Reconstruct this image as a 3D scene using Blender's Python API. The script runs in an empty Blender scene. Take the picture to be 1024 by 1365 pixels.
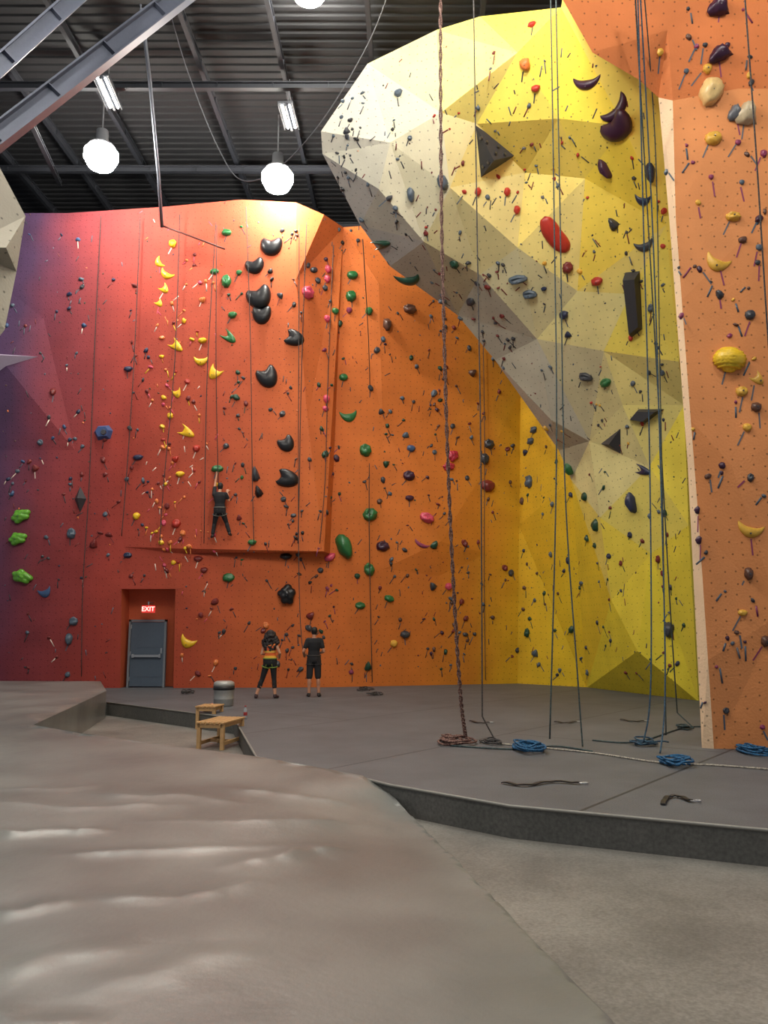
import bpy, bmesh, math, random
from mathutils import Vector, Matrix, noise
from mathutils.geometry import delaunay_2d_cdt
from mathutils.bvhtree import BVHTree
R = random.Random(7)
scene = bpy.context.scene
COL = scene.collection
try:
    scene.view_settings.view_transform = 'Standard'
except Exception: pass

# ---------------------------------------------------------------- camera
CAMZ = 1.65; F = 1080.0; PITCH = math.radians(8.4)
cam = bpy.data.cameras.new("camera"); camo = bpy.data.objects.new("camera", cam); COL.objects.link(camo)
cam.sensor_fit = 'VERTICAL'; cam.sensor_height = 36; cam.lens = F/1365*36; cam.clip_end = 200
camo.location = (0,0,CAMZ); camo.rotation_euler = (math.radians(90)+PITCH, 0, 0)
scene.camera = camo
CO = Vector((0,0,CAMZ))
def ray(px,py):
    dx = px-512; dy = 682.5-py
    return Vector((dx, F*math.cos(PITCH)-dy*math.sin(PITCH), dy*math.cos(PITCH)+F*math.sin(PITCH)))
def P(px,py,Y):
    d = ray(px,py); return CO + d*(Y/d.y)
def Pz(px,py,z=0.0):
    d = ray(px,py); return CO + d*((z-CAMZ)/d.z)

# ---------------------------------------------------------------- materials
def lin(c):
    return tuple(((v/255)/12.92 if v/255<=0.04045 else ((v/255+0.055)/1.055)**2.4) for v in c[:3])+(1,)
def newmat(name):
    m = bpy.data.materials.new(name); m.use_nodes = True
    return m, m.node_tree.nodes, m.node_tree.links, m.node_tree.nodes['Principled BSDF']
MC = {}
def mat(name, c, rough=0.6, metal=0.0, bump=0.0, bscale=20, var=0.12, emit=0):
    if name in MC: return MC[name]
    m,n,l,b = newmat(name)
    b.inputs['Roughness'].default_value = rough; b.inputs['Metallic'].default_value = metal
    tc = n.new('ShaderNodeTexCoord'); nz = n.new('ShaderNodeTexNoise'); nz.inputs['Scale'].default_value = bscale; nz.inputs['Detail'].default_value=4
    l.new(tc.outputs['Object'], nz.inputs['Vector'])
    mx = n.new('ShaderNodeMixRGB'); c0 = lin(c)
    mx.inputs[1].default_value = tuple(v*(1-var) for v in c0[:3])+(1,); mx.inputs[2].default_value = tuple(min(1,v*(1+var)) for v in c0[:3])+(1,)
    l.new(nz.outputs['Fac'], mx.inputs[0]); l.new(mx.outputs[0], b.inputs['Base Color'])
    if bump:
        bp = n.new('ShaderNodeBump'); bp.inputs['Strength'].default_value = bump; bp.inputs['Distance'].default_value=0.02
        l.new(nz.outputs['Fac'], bp.inputs['Height']); l.new(bp.outputs[0], b.inputs['Normal'])
    if emit:
        b.inputs['Emission Color'].default_value = c0; b.inputs['Emission Strength'].default_value = emit
    MC[name] = m; return m

def wall_mat(name, mode, ramp=None, dots=0.55, scale=5.0):
    m,n,l,b = newmat(name); b.inputs['Roughness'].default_value = 0.72
    b.inputs['Specular IOR Level'].default_value = 0.3
    if mode=='ramp':
        g = n.new('ShaderNodeNewGeometry'); s = n.new('ShaderNodeSeparateXYZ'); l.new(g.outputs['Position'], s.inputs[0])
        a = n.new('ShaderNodeMath'); a.operation='MULTIPLY_ADD'; l.new(s.outputs['Z'], a.inputs[0]); a.inputs[1].default_value=-0.10; 
        l.new(s.outputs['X'], a.inputs[2])
        nz0 = n.new('ShaderNodeTexNoise'); nz0.inputs['Scale'].default_value=0.6; l.new(g.outputs['Position'], nz0.inputs['Vector'])
        a2 = n.new('ShaderNodeMath'); a2.operation='MULTIPLY_ADD'; l.new(nz0.outputs['Fac'], a2.inputs[0]); a2.inputs[1].default_value=1.2; l.new(a.outputs[0], a2.inputs[2])
        mr = n.new('ShaderNodeMapRange'); mr.inputs['From Min'].default_value=-13; mr.inputs['From Max'].default_value=7; l.new(a2.outputs[0], mr.inputs['Value'])
        cr = n.new('ShaderNodeValToRGB'); l.new(mr.outputs[0], cr.inputs[0])
        e = cr.color_ramp.elements
        for i,(x,c) in enumerate(ramp):
            t=(x+13)/20
            if i<2: el=e[i]; el.position=t
            else: el=e.new(t)
            el.color=lin(c)
        base = cr.outputs[0]
    else:
        at = n.new('ShaderNodeAttribute'); at.attribute_name='Col'; base = at.outputs['Color']
    nz = n.new('ShaderNodeTexNoise'); nz.inputs['Scale'].default_value=1.3; nz.inputs['Detail'].default_value=8
    g2 = n.new('ShaderNodeNewGeometry'); l.new(g2.outputs['Position'], nz.inputs['Vector'])
    mr2 = n.new('ShaderNodeMapRange'); l.new(nz.outputs['Fac'], mr2.inputs['Value']); mr2.inputs['From Min'].default_value=.3; mr2.inputs['From Max'].default_value=.7
    mr2.inputs['To Min'].default_value=0.86; mr2.inputs['To Max'].default_value=1.04
    vm = n.new('ShaderNodeVectorMath'); vm.operation='SCALE'; l.new(base, vm.inputs[0]); l.new(mr2.outputs[0], vm.inputs['Scale'])
    uv = n.new('ShaderNodeUVMap'); uv.uv_map='UVMap'
    vo = n.new('ShaderNodeTexVoronoi'); vo.voronoi_dimensions='2D'; vo.inputs['Scale'].default_value=scale; vo.inputs['Randomness'].default_value=0.25
    l.new(uv.outputs[0], vo.inputs['Vector'])
    lt = n.new('ShaderNodeMapRange'); l.new(vo.outputs['Distance'], lt.inputs['Value']); lt.inputs['From Min'].default_value=0.05; lt.inputs['From Max'].default_value=0.10
    lt.inputs['To Min'].default_value=1-dots; lt.inputs['To Max'].default_value=1
    vm2 = n.new('ShaderNodeVectorMath'); vm2.operation='SCALE'; l.new(vm.outputs[0], vm2.inputs[0]); l.new(lt.outputs[0], vm2.inputs['Scale'])
    l.new(vm2.outputs[0], b.inputs['Base Color'])
    nf = n.new('ShaderNodeTexNoise'); nf.inputs['Scale'].default_value=30; l.new(g2.outputs['Position'], nf.inputs['Vector'])
    bp = n.new('ShaderNodeBump'); bp.inputs['Strength'].default_value=.35; bp.inputs['Distance'].default_value=.02
    l.new(nf.outputs['Fac'], bp.inputs['Height']); l.new(bp.outputs[0], b.inputs['Normal'])
    return m

def objcol_mat(name, rough=0.45, attr=False):
    m,n,l,b = newmat(name); b.inputs['Roughness'].default_value = rough
    if attr:
        a = n.new('ShaderNodeAttribute'); a.attribute_name='Col'; src=a.outputs['Color']
    else:
        a = n.new('ShaderNodeObjectInfo'); src=a.outputs['Color']
    tc = n.new('ShaderNodeTexCoord'); nz = n.new('ShaderNodeTexNoise'); nz.inputs['Scale'].default_value=9; l.new(tc.outputs['Object'], nz.inputs['Vector'])
    mr = n.new('ShaderNodeMapRange'); l.new(nz.outputs['Fac'], mr.inputs['Value']); mr.inputs['To Min'].default_value=.75; mr.inputs['To Max'].default_value=1.15
    vm = n.new('ShaderNodeVectorMath'); vm.operation='SCALE'; l.new(src, vm.inputs[0]); l.new(mr.outputs[0], vm.inputs['Scale'])
    l.new(vm.outputs[0], b.inputs['Base Color']); return m
M_HOLD = objcol_mat('hold_resin', .38); M_TAPE = objcol_mat('tape', .6); M_STUFF = objcol_mat('hold_resin_mixed', .45, True)

# ---------------------------------------------------------------- helpers
def link(name, me, **kw):
    o = bpy.data.objects.new(name, me); COL.objects.link(o)
    for k,v in kw.items(): o[k]=v
    return o
def mesh_from(name, verts, faces, m=None, smooth=False):
    me = bpy.data.meshes.new(name); me.from_pydata([tuple(v) for v in verts], [], faces); me.update()
    if m: me.materials.append(m)
    if smooth:
        for p in me.polygons: p.use_smooth=True
    return me
def bm_mesh(bm, name, m=None, smooth=False):
    me = bpy.data.meshes.new(name); bm.to_mesh(me); bm.free()
    if m: me.materials.append(m)
    if smooth:
        for p in me.polygons: p.use_smooth=True
    return me
def bm_box(bm, c, s, rot=None):
    r = bmesh.ops.create_cube(bm, size=1)
    M = Matrix.Translation(c) @ (rot.to_4x4() if rot else Matrix.Identity(4)) @ Matrix.Diagonal((s[0],s[1],s[2],1))
    bmesh.ops.transform(bm, matrix=M, verts=r['verts']); return r['verts']
def child(o, parent, M=None):
    o.parent = parent
    if M is not None: o.matrix_basis = M
def add_uv(me):
    uvl = me.uv_layers.new(name='UVMap')
    for p in me.polygons:
        n = p.normal; up = Vector((0,0,1)) - n*n.z
        if up.length<.05: up=Vector((0,1,0))-n*n.y
        up.normalize(); s = up.cross(n)
        for li in p.loop_indices:
            co = me.vertices[me.loops[li].vertex_index].co
            uvl.data[li].uv = (co.dot(s), co.dot(up))
BV_V=[]; BV_F=[]
def add_bvh(me):
    o=len(BV_V)
    for v in me.vertices: BV_V.append(v.co.copy())
    for p in me.polygons: BV_F.append([o+i for i in p.vertices])
def facet(name, pts, loop, m, seeds=None, extra_edges=(), back=None, backvec=Vector((0,.5,0)), bvh=True, backpix=None, colfn=None):
    W=[]
    for p in pts: W.append(P(p[0],p[1],p[2]) if len(p)==3 else Pz(p[0],p[1],p[3]))
    v2=[Vector((p[0],-p[1])) for p in pts]
    out = delaunay_2d_cdt(v2, [tuple(e) for e in extra_edges], [list(loop)], 1, 1e-4)
    vs, es, fs, ov = out[0], out[1], out[2], out[3]
    V=[]
    for i,v in enumerate(vs):
        if ov[i]: V.append(W[ov[i][0]])
        else:
            print('steiner',name,v.x,-v.y)
            s=0;t=0
            for q_,w_ in zip(v2,W):
                k=1/((q_-v).length**3+1); s+=k/w_.y; t+=k
            V.append(P(v.x,-v.y,t/s))
    Fc=[list(f) for f in fs]; nfr=len(Fc)
    if back:
        mp={}
        for i in range(len(vs)):
            for o_ in ov[i]: mp[o_]=i
        ext={}
        for i in back:
            ext[i]=len(V)
            if backpix: V.append(P(pts[i][0]+backpix[0],pts[i][1]+backpix[1],W[i].y+backpix[2]))
            else: V.append(W[i]+backvec)
        for a,b_ in zip(back[:-1],back[1:]): Fc.append([mp[a],mp[b_],ext[b_],ext[a]])
    me = mesh_from(name, V, Fc, m)
    flip=[p.index for p in me.polygons if p.normal.dot(CO-p.center)<0 and p.index<nfr]
    if flip:
        bm=bmesh.new(); bm.from_mesh(me); bm.faces.ensure_lookup_table()
        bmesh.ops.reverse_faces(bm, faces=[bm.faces[i] for i in flip]); bm.to_mesh(me); bm.free(); me.update()
    add_uv(me)
    if seeds or colfn:
        ca=me.color_attributes.new(name='Col', type='FLOAT_COLOR', domain='CORNER')
        for p in me.polygons:
            d=p.center-CO
            fy=d.y*math.cos(PITCH)+d.z*math.sin(PITCH); fz=-d.y*math.sin(PITCH)+d.z*math.cos(PITCH)
            px=512+F*d.x/fy; py=682.5-F*fz/fy
            if colfn:
                c4=lin(colfn(px,py))
            else:
                tot=0; acc=[0,0,0]
                for sx,sy,c in seeds:
                    w=1/(((px-sx)**2+(py-sy)**2)**1.5+20); tot+=w; lc=lin(c)
                    for k in range(3): acc[k]+=lc[k]*w
                c4=(acc[0]/tot,acc[1]/tot,acc[2]/tot,1)
            for li in p.loop_indices: ca.data[li].color=c4
    if bvh: add_bvh(me)
    o=link(name, me); o['kind']='structure'
    return o

# ---------------------------------------------------------------- back wall
def onplane(px,py,a,b,k,off=0):
    d=ray(px,py); t=(a-off-k*CAMZ)/(d.y-b*d.x+k*d.z)
    return (px,py,(CO+d*t).y)
def Lp(px,py,off=0): return onplane(px,py,24.2,0,.05,off)
pa=Pz(434,917,0); pb=Pz(690,912,0); bR=(pb.y-pa.y)/(pb.x-pa.x); aR=pa.y-bR*pa.x
def Rp(px,py,off=0): return onplane(px,py,aR,bR,.03,off)
pc=Pz(782,917,0); bY=(pc.y-pb.y)/(pc.x-pb.x); aY=pb.y-bY*pb.x
def Yp(px,py,off=0): return onplane(px,py,aY,bY,.03,off)
ramp=[(-12.8,(66,52,90)),(-11.6,(80,54,84)),(-10.2,(132,56,64)),(-8.0,(164,64,54)),(-5.4,(182,80,54)),(-3.4,(198,98,54)),(-1.4,(212,114,54)),(1.6,(208,120,46)),(3.2,(206,132,38)),(4.4,(218,168,38)),(6,(226,190,42))]
M_WB = wall_mat('painted_climbing_wall','ramp',ramp)
pts=[Lp(-120,284),Lp(90,284),Lp(215,276,.12),Lp(322,266,.2),Lp(395,270,.32),Lp(432,286,.16),Rp(458,303), #0-6
 Rp(693,285),Yp(800,280),(800,450,25.0),(762,640,23.4),(782,917,'z',-.02),(690,912,'z',-.02),(434,917,'z',-.02),(231,918,'z',-.02),Lp(234,785),Lp(162,785),(160,918,'z',-.02),(-120,918,'z',-.02), #7-18
 Lp(165,729,.01),Lp(432,735,.18),Lp(236,672,.16),Lp(236,731,.15), # 19-22
 Rp(440,738,0),Lp(230,737,0),Lp(168,733,0), #23-25
 Lp(325,350,.2),Lp(395,372,.36),Lp(300,500,.18),Lp(410,560,.19),Lp(178,500,.03), #26-30
 Rp(505,378,.15),Rp(590,396,.03),Rp(575,560,.0),Rp(510,560,.06),Rp(512,758,.02),Rp(588,722,.28),Rp(650,738,.02),Rp(585,768,.02), #31-38
 Rp(694,520),Rp(692,700),Lp(-120,420,.3),Lp(0,478,.35),Lp(58,424,.03),Lp(-120,600,0),Lp(100,600),Rp(640,480),Rp(638,640,.08)] #39-47
loop=list(range(19))
ee=[(6,23),(6,20),(23,13),(19,22),(22,20),(20,23),(25,24),(24,23),(19,21),(21,22),(12,40),(40,39),(39,7),(3,26),(26,27),(27,4),(2,30),(30,19),(27,6),(31,32),(32,33),(33,34),(34,31),(35,36),(36,37),(37,38),(38,35),(42,43)]
wb=facet('wall_back', pts, loop, M_WB, extra_edges=ee, back=[0,1,2,3,4,5,6,7])
M_DARK=mat('dark_metal_deck',(13,14,19),.8,.0,0,5)
M_BLD=mat('dark_building_wall',(24,26,32),.8)
def quad(name, vs, m, bvh=False):
    me=mesh_from(name, vs,[[0,1,2,3]],m); add_uv(me); o=link(name,me); o['kind']='structure'; return o
quad('wall_rear',[(-22,29,-.5),(22,29,-.5),(22,29,17.2),(-22,29,17.2)],M_BLD)

# alcove + door
M_ALC=mat('alcove_paint',(196,92,56),.75)
a0=Lp(162,785); a1=Lp(234,785); Yw=a0[2]
A0=P(*a0); A1=P(*a1); B0=Pz(160,918,-.02); B1=Pz(231,918,-.02)
dep=0.75
def q(bmv,f,name,m):
    o=link(name,mesh_from(name,bmv,f,m)); o['kind']='structure'; return o
bk=Vector((0,dep,0))
q([A0,A1,A1+bk,A0+bk, B0,B1,B1+bk,B0+bk],[[0,1,2,3],[0,3,7,4],[1,5,6,2],[3,2,6,7]],'wall_alcove',M_ALC)
door=bpy.data.objects.new('door_1',None); COL.objects.link(door)
door['kind']='structure'; 
yd=Yw+dep-.09
dl=P(172,850,yd).x; dr=P(222,850,yd).x; dt=P(196,826,yd).z; dc=(dl+dr)/2
door.location=(dc,yd,0)
M_DOOR=mat('door_blue_grey_paint',(74,86,100),.5); M_FR=mat('door_frame_paint',(112,118,124),.5); M_STEEL=mat('brushed_steel',(170,172,175),.35,.8)
bm=bmesh.new(); w=dr-dl
bm_box(bm,(-w/2+.03,0,dt/2),(.06,.12,dt)); bm_box(bm,(w/2-.03,0,dt/2),(.06,.12,dt)); bm_box(bm,(0,0,dt-.03),(w,.12,.06))
o=link('door_frame',bm_mesh(bm,'door_frame',M_FR)); child(o,door)
bm=bmesh.new(); bm_box(bm,(0,0,dt/2-.02),(w-.14,.05,dt-.1))
for zz,hh in((.55,.55),(1.45,.6)): 
    bm_box(bm,(0,-.028,zz+hh/2),(w-.4,.01,.012)); bm_box(bm,(0,-.028,zz-hh/2+.04),(w-.4,.01,.012))
o=link('door_leaf',bm_mesh(bm,'door_leaf',M_DOOR)); child(o,door)
bm=bmesh.new(); bm_box(bm,(0,-.09,.93),(w-.26,.04,.07)); bm_box(bm,(-w/2+.16,-.06,.93),(.06,.08,.11)); bm_box(bm,(w/2-.16,-.06,.93),(.06,.08,.11)); bm_box(bm,(w/2-.13,-.04,1.08),(.05,.04,.16))
o=link('push_bar',bm_mesh(bm,'push_bar',M_STEEL)); child(o,door)
bm=bmesh.new()
for zz in(.25,1,1.8): bm_box(bm,(-w/2+.07,-.035,zz),(.03,.03,.12))
o=link('hinge',bm_mesh(bm,'hinge',M_STEEL)); child(o,door)
sg=P(198,812,Yw+.25)
sign=bpy.data.objects.new('exit_sign',None); COL.objects.link(sign); sign.location=sg
sign['label']='small red illuminated exit sign above the steel door'; sign['category']='exit sign'
bm=bmesh.new(); bm_box(bm,(0,0,0),(.40,.07,.22)); bmesh.ops.bevel(bm,geom=bm.edges[:],offset=.012,segments=2,affect='EDGES')
o=link('sign_housing',bm_mesh(bm,'sign_housing',mat('exit_red_glow',(225,60,55),.4,emit=.5))); child(o,sign)
tx=bpy.data.curves.new('EXIT','FONT'); tx.body='EXIT'; tx.size=.19; tx.align_x='CENTER'; tx.align_y='CENTER'; tx.extrude=.004; tx.offset=.002
to=bpy.data.objects.new('tmp_text',tx); COL.objects.link(to)
dg=bpy.context.evaluated_depsgraph_get(); dg.update()
tm=bpy.data.meshes.new_from_object(to.evaluated_get(dg)); bpy.data.objects.remove(to,do_unlink=True)
tm.materials.clear(); tm.materials.append(mat('exit_letter_glow',(255,215,205),.4,emit=1.3))
o=link('sign_lettering',tm); child(o,sign,Matrix.Translation((0,-.042,0))@Matrix.Rotation(math.pi/2,4,'X'))
bm=bmesh.new(); bm_box(bm,(0,.0,.16),(.03,.03,.12)); bm_box(bm,(0,.22,.2),(.05,.45,.03))
o=link('sign_bracket',bm_mesh(bm,'sign_bracket',M_STEEL)); child(o,sign)

# ---------------------------------------------------------------- overhang
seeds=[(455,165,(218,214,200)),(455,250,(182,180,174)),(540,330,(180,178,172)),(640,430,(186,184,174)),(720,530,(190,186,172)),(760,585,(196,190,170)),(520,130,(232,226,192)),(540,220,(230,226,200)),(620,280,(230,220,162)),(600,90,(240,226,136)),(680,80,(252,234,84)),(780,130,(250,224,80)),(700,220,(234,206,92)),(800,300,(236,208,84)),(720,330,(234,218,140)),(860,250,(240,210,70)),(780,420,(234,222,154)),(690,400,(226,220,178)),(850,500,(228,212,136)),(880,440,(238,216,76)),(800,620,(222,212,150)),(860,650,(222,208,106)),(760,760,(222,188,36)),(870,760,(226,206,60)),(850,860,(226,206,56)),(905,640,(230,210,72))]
M_WO=wall_mat('painted_overhang','attr',dots=.5,scale=5)
op=[(490,85,17.0),(428,175,17.3),(430,205,17.7),(480,300,19.0),(520,355,19.8),(610,420,20.9),(660,480,21.6),(745,600,22.9),(762,640,23.35),(782,917,'z',-.02),(931,935,'z',-.02), #0-10
 (1010,935,'z',-.02),(1010,-60,13.5),(760,-60,14.4),(748,10,15.2),(640,22,16.1),(582,40,16.6), #11-16
 (505,252,17.6),(565,322,18.4),(640,366,19.1),(716,452,20.2),(786,588,21.5), #17-21
 (588,150,16.5),(520,190,17.0),(636,165,16.8),(745,158,16.3),(690,70,15.6),(780,238,17.2),(832,168,15.7),(770,388,18.7),(888,300,16.7),(905,482,18.1),(805,468,19.3),(912,540,19.0), #22-33
 (866,622,19.9),(800,690,21.9),(868,738,20.6),(918,700,19.1),(850,868,21.0),(690,330,18.3),(700,230,17.7),(600,250,17.4),(840,392,18.1),(735,560,21.6),(830,540,19.8),(815,800,22.0)] #34-45
ol=[0,1,2,3,4,5,6,7,8,9,10,11,12,13,14,15,16]
oe=[(2,17),(17,18),(18,19),(19,20),(20,21),(21,35),(0,23),(23,18),(16,22),(22,41),(41,19),(22,24),(24,26),(24,40),(25,28),(25,27),(27,29),(29,42),(42,30),(29,32),(32,21),(32,33),(33,34),(34,35),(34,36),(36,38),(26,25),(35,45),(45,9),(26,15),(1,23)]
ov=facet('wall_overhang', op, ol, M_WO, seeds=seeds, extra_edges=oe, back=[8,7,6,5,4,3,2,1,0,16,15,14,13], backvec=Vector((1.6,2.2,.5)))

# right tower
TB=Pz(952,1000,0).y
def Tp(px,py,off=0): return onplane(px,py,TB,0,.012,off)
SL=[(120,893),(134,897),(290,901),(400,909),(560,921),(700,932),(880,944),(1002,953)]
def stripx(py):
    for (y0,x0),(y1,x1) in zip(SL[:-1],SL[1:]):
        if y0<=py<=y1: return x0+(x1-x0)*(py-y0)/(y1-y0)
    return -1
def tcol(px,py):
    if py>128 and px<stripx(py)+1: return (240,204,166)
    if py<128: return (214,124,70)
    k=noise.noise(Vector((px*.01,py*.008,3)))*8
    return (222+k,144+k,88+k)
M_WR=wall_mat('painted_tower','attr',dots=.6,scale=5.5)
rp=[(745,-10,11.2),(790,70,11.4),(850,105,11.6),Tp(878,130,-.14),Tp(893,300,-.14),Tp(917,620,-.14),(936,999,'z',-.02),(952,1000,'z',-.02),(1300,1004,'z',-.02),Tp(1300,-80,.5),(735,-80,11.1), #0-10
 Tp(897,134),Tp(909,400),Tp(932,700),Tp(1120,120,.15),Tp(1010,300,.05),Tp(1100,560,.06),Tp(890,40,.25),Tp(1040,820),Tp(901,290),Tp(921,560),Tp(944,880),Tp(985,118,.1),Tp(975,620,.05)]
facet('wall_right', rp,[0,1,2,3,4,5,6,7,8,9,10],M_WR,colfn=tcol,extra_edges=[(3,11),(11,19),(19,12),(12,20),(20,13),(13,21),(21,7),(22,14),(11,22),(3,17),(17,9)],back=[10,0,1,2,3,4,5,6],backpix=(10,-8,5.5))
# left boulder
seedl=[(10,350,(160,154,140)),(-60,300,(140,134,122))]
lp=[(-10,205,9.0),(34,288,9.2),(22,362,9.1),(6,440,8.9),(-30,480,8.7),(-160,470,8.2),(-160,190,8.4),(8,330,8.7),(-50,330,8.4)]
facet('wall_left', lp,[0,1,2,3,4,5,6],wall_mat('painted_grey_boulder','attr',dots=.6),seeds=seedl,back=[4,3,2,1,0],backvec=Vector((-1.5,2,0)))

BV=BVHTree.FromPolygons(BV_V,BV_F)
def hit(px,py):
    d=ray(px,py).normalized()
    loc,n,i,t=BV.ray_cast(CO,d)
    if loc is None: return None
    if n.dot(d)>0: n=-n
    return loc,n,t

# ---------------------------------------------------------------- floors
def floor_mat(name,c1,c2,rough,seam=None,bw=2.4,bh=1.2,spk=60,mort=.5,ms_=.014):
    m,n,l,b=newmat(name); g=n.new('ShaderNodeNewGeometry')
    a=n.new('ShaderNodeTexNoise'); a.inputs['Scale'].default_value=.9; a.inputs['Detail'].default_value=9; a.inputs['Roughness'].default_value=.65; l.new(g.outputs['Position'],a.inputs['Vector'])
    mr=n.new('ShaderNodeMapRange'); mr.inputs['From Min'].default_value=.35; mr.inputs['From Max'].default_value=.65; l.new(a.outputs['Fac'],mr.inputs['Value'])
    mx=n.new('ShaderNodeMixRGB'); mx.inputs[1].default_value=lin(c1); mx.inputs[2].default_value=lin(c2); l.new(mr.outputs[0],mx.inputs[0])
    s=n.new('ShaderNodeTexNoise'); s.inputs['Scale'].default_value=spk; s.inputs['Detail'].default_value=3; l.new(g.outputs['Position'],s.inputs['Vector'])
    ms=n.new('ShaderNodeMapRange'); ms.inputs['From Min'].default_value=.3; ms.inputs['From Max'].default_value=.7; ms.inputs['To Min'].default_value=.75; ms.inputs['To Max'].default_value=1.2; l.new(s.outputs['Fac'],ms.inputs['Value'])
    v=n.new('ShaderNodeVectorMath'); v.operation='SCALE'; l.new(mx.outputs[0],v.inputs[0]); l.new(ms.outputs[0],v.inputs['Scale'])
    out=v.outputs[0]
    if seam is not None:
        mp=n.new('ShaderNodeMapping'); mp.inputs['Rotation'].default_value=(0,0,math.radians(seam)); l.new(g.outputs['Position'],mp.inputs['Vector'])
        br=n.new('ShaderNodeTexBrick'); br.inputs['Scale'].default_value=1; br.inputs['Brick Width'].default_value=bw; br.inputs['Row Height'].default_value=bh; br.inputs['Mortar Size'].default_value=ms_
        br.inputs['Color1'].default_value=(1,1,1,1); br.inputs['Color2'].default_value=(.94,.94,.94,1); br.inputs['Mortar'].default_value=(mort,mort,mort,1); l.new(mp.outputs[0],br.inputs['Vector'])
        mm=n.new('ShaderNodeMixRGB'); mm.blend_type='MULTIPLY'; mm.inputs[0].default_value=1; l.new(out,mm.inputs[1]); l.new(br.outputs['Color'],mm.inputs[2]); out=mm.outputs[0]
    l.new(out,b.inputs['Base Color']); b.inputs['Roughness'].default_value=rough
    bp=n.new('ShaderNodeBump'); bp.inputs['Strength'].default_value=.25; bp.inputs['Distance'].default_value=.01; l.new(s.outputs['Fac'],bp.inputs['Height']); l.new(bp.outputs[0],b.inputs['Normal'])
    return m
M_LOW=floor_mat('worn_taupe_floor',(98,96,92),(128,125,119),.5,seam=33,bw=9,bh=4.2,spk=45)
M_PLT=floor_mat('grey_rubber_floor',(76,79,83),(90,93,97),.6,seam=-52,bw=12,bh=3.4,spk=70,mort=.3,ms_=.02)
quad('floor',[(-16,-2,-.3),(16,-2,-.3),(16,30,-.3),(-16,30,-.3)],M_LOW)
A=Pz(143,936,0); B=Pz(312,957,0); C=Pz(342,1009,0); D=Pz(480,1036,0); D2=Pz(520,1046,0); E=Pz(680,1074,0); Fp=Pz(1024,1106,0); G=Fp+(Fp-E)*3
poly=[(-16,A.y+.4),(A.x,A.y),(B.x,B.y),(C.x,C.y),(D.x,D.y),(D2.x,D2.y),(E.x,E.y),(Fp.x,Fp.y),(G.x,G.y),(16,G.y),(16,29.5),(-16,29.5)]
n_=len(poly)
V=[(x,y,0) for x,y in poly]+[(x,y,-.299) for x,y in poly]
me=mesh_from('floor_platform',V,[list(range(n_))[::1]]+[[i,n_+i,n_+(i+1)%n_,(i+1)%n_] for i in range(n_)],M_PLT)
M_CURB=floor_mat('curb_plywood_grey',(84,84,80),(98,96,92),.7,spk=30)
me.materials.append(M_CURB)
for p in me.polygons:
    if p.index>0: p.material_index=1
o=link('floor',me); o['kind']='structure'
def tubepts(pts, r, segs=6, close=False):
    V=[];Fc=[]
    n=len(pts); T=[]
    for i in range(n):
        t=(pts[min(i+1,n-1)]-pts[max(i-1,0)])
        if t.length<1e-9: t=Vector((0,0,1))
        T.append(t.normalized())
    ref=Vector((0,0,1)) if abs(T[0].z)<.9 else Vector((1,0,0))
    u=(ref-T[0]*ref.dot(T[0])).normalized()
    for i in range(n):
        u=(u-T[i]*u.dot(T[i]))
        if u.length<1e-6: u=T[i].orthogonal()
        u.normalize(); v=T[i].cross(u)
        rr=r[i] if isinstance(r,(list,tuple)) else r
        for k in range(segs):
            a=2*math.pi*k/segs; V.append(pts[i]+u*math.cos(a)*rr+v*math.sin(a)*rr)
    for i in range(n-1):
        for k in range(segs):
            a=i*segs+k; b_=i*segs+(k+1)%segs; Fc.append([a,b_,b_+segs,a+segs])
    Fc.append(list(range(segs))[::-1]); Fc.append([(n-1)*segs+k for k in range(segs)])
    return V,Fc
def tube(name,pts,r,m,segs=6,**kw):
    V,Fc=tubepts([Vector(p) for p in pts],r,segs); me=mesh_from(name,V,Fc,m,True); return link(name,me,**kw)
o=tube('trim_1',[Vector((p[0],p[1],-.005)) for p in poly[1:9]],.016,mat('trim_edge',(130,128,122),.5)); o['kind']='structure'

# ---------------------------------------------------------------- crash mat
mz=[(Vector((2.1,1.0,0)),-.24),(Pz(820,1365,-.24),-.24),(Pz(690,1232,-.24),-.24),(Pz(600,1140,-.24),-.24),(Pz(548,1088,-.23),-.23),(Pz(522,1058,-.1),-.1),(Pz(484,1034,.03),.03),(Pz(415,1021,.04),.04),(Pz(340,1008,.06),.06),(Pz(200,990,.17),.17),(Pz(100,976,.26),.26),(Pz(45,966,.3),.3),(Pz(142,921,.3),.3),(Pz(134,908,.3),.3),(Vector((-14,Pz(134,908,.3).y+.3,0)),.3),(Vector((-14,12,0)),.3),(Vector((-14,1,0)),.0)]
bd=[]
for i in range(len(mz)):
    a,za=mz[i]; b_,zb=mz[(i+1)%len(mz)]; L=(Vector((a.x,a.y))-Vector((b_.x,b_.y))).length; k=max(1,int(L/.35))
    for j in range(k):
        t=j/k; bd.append((a.x*(1-t)+b_.x*t,a.y*(1-t)+b_.y*t,za*(1-t)+zb*t))
ctl=bd[::2]+[(-2,5,-.12),(-1,6,-.15),(-4,8,.05),(-6,12,.24),(-2.5,8.5,-.01),(-1,3,-.17),(-5,3,-.03),(-9,16,.3),(0,5.5,-.2),(0,7,-.18),(.3,3,-.2),(-1.2,8,-.06),(-3,6,-.05)]*3
def inside(x,y):
    c=False; j=len(bd)-1
    for i in range(len(bd)):
        xi,yi=bd[i][:2]; xj,yj=bd[j][:2]
        if (yi>y)!=(yj>y) and x<(xj-xi)*(y-yi)/(yj-yi)+xi: c=not c
        j=i
    return c
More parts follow.
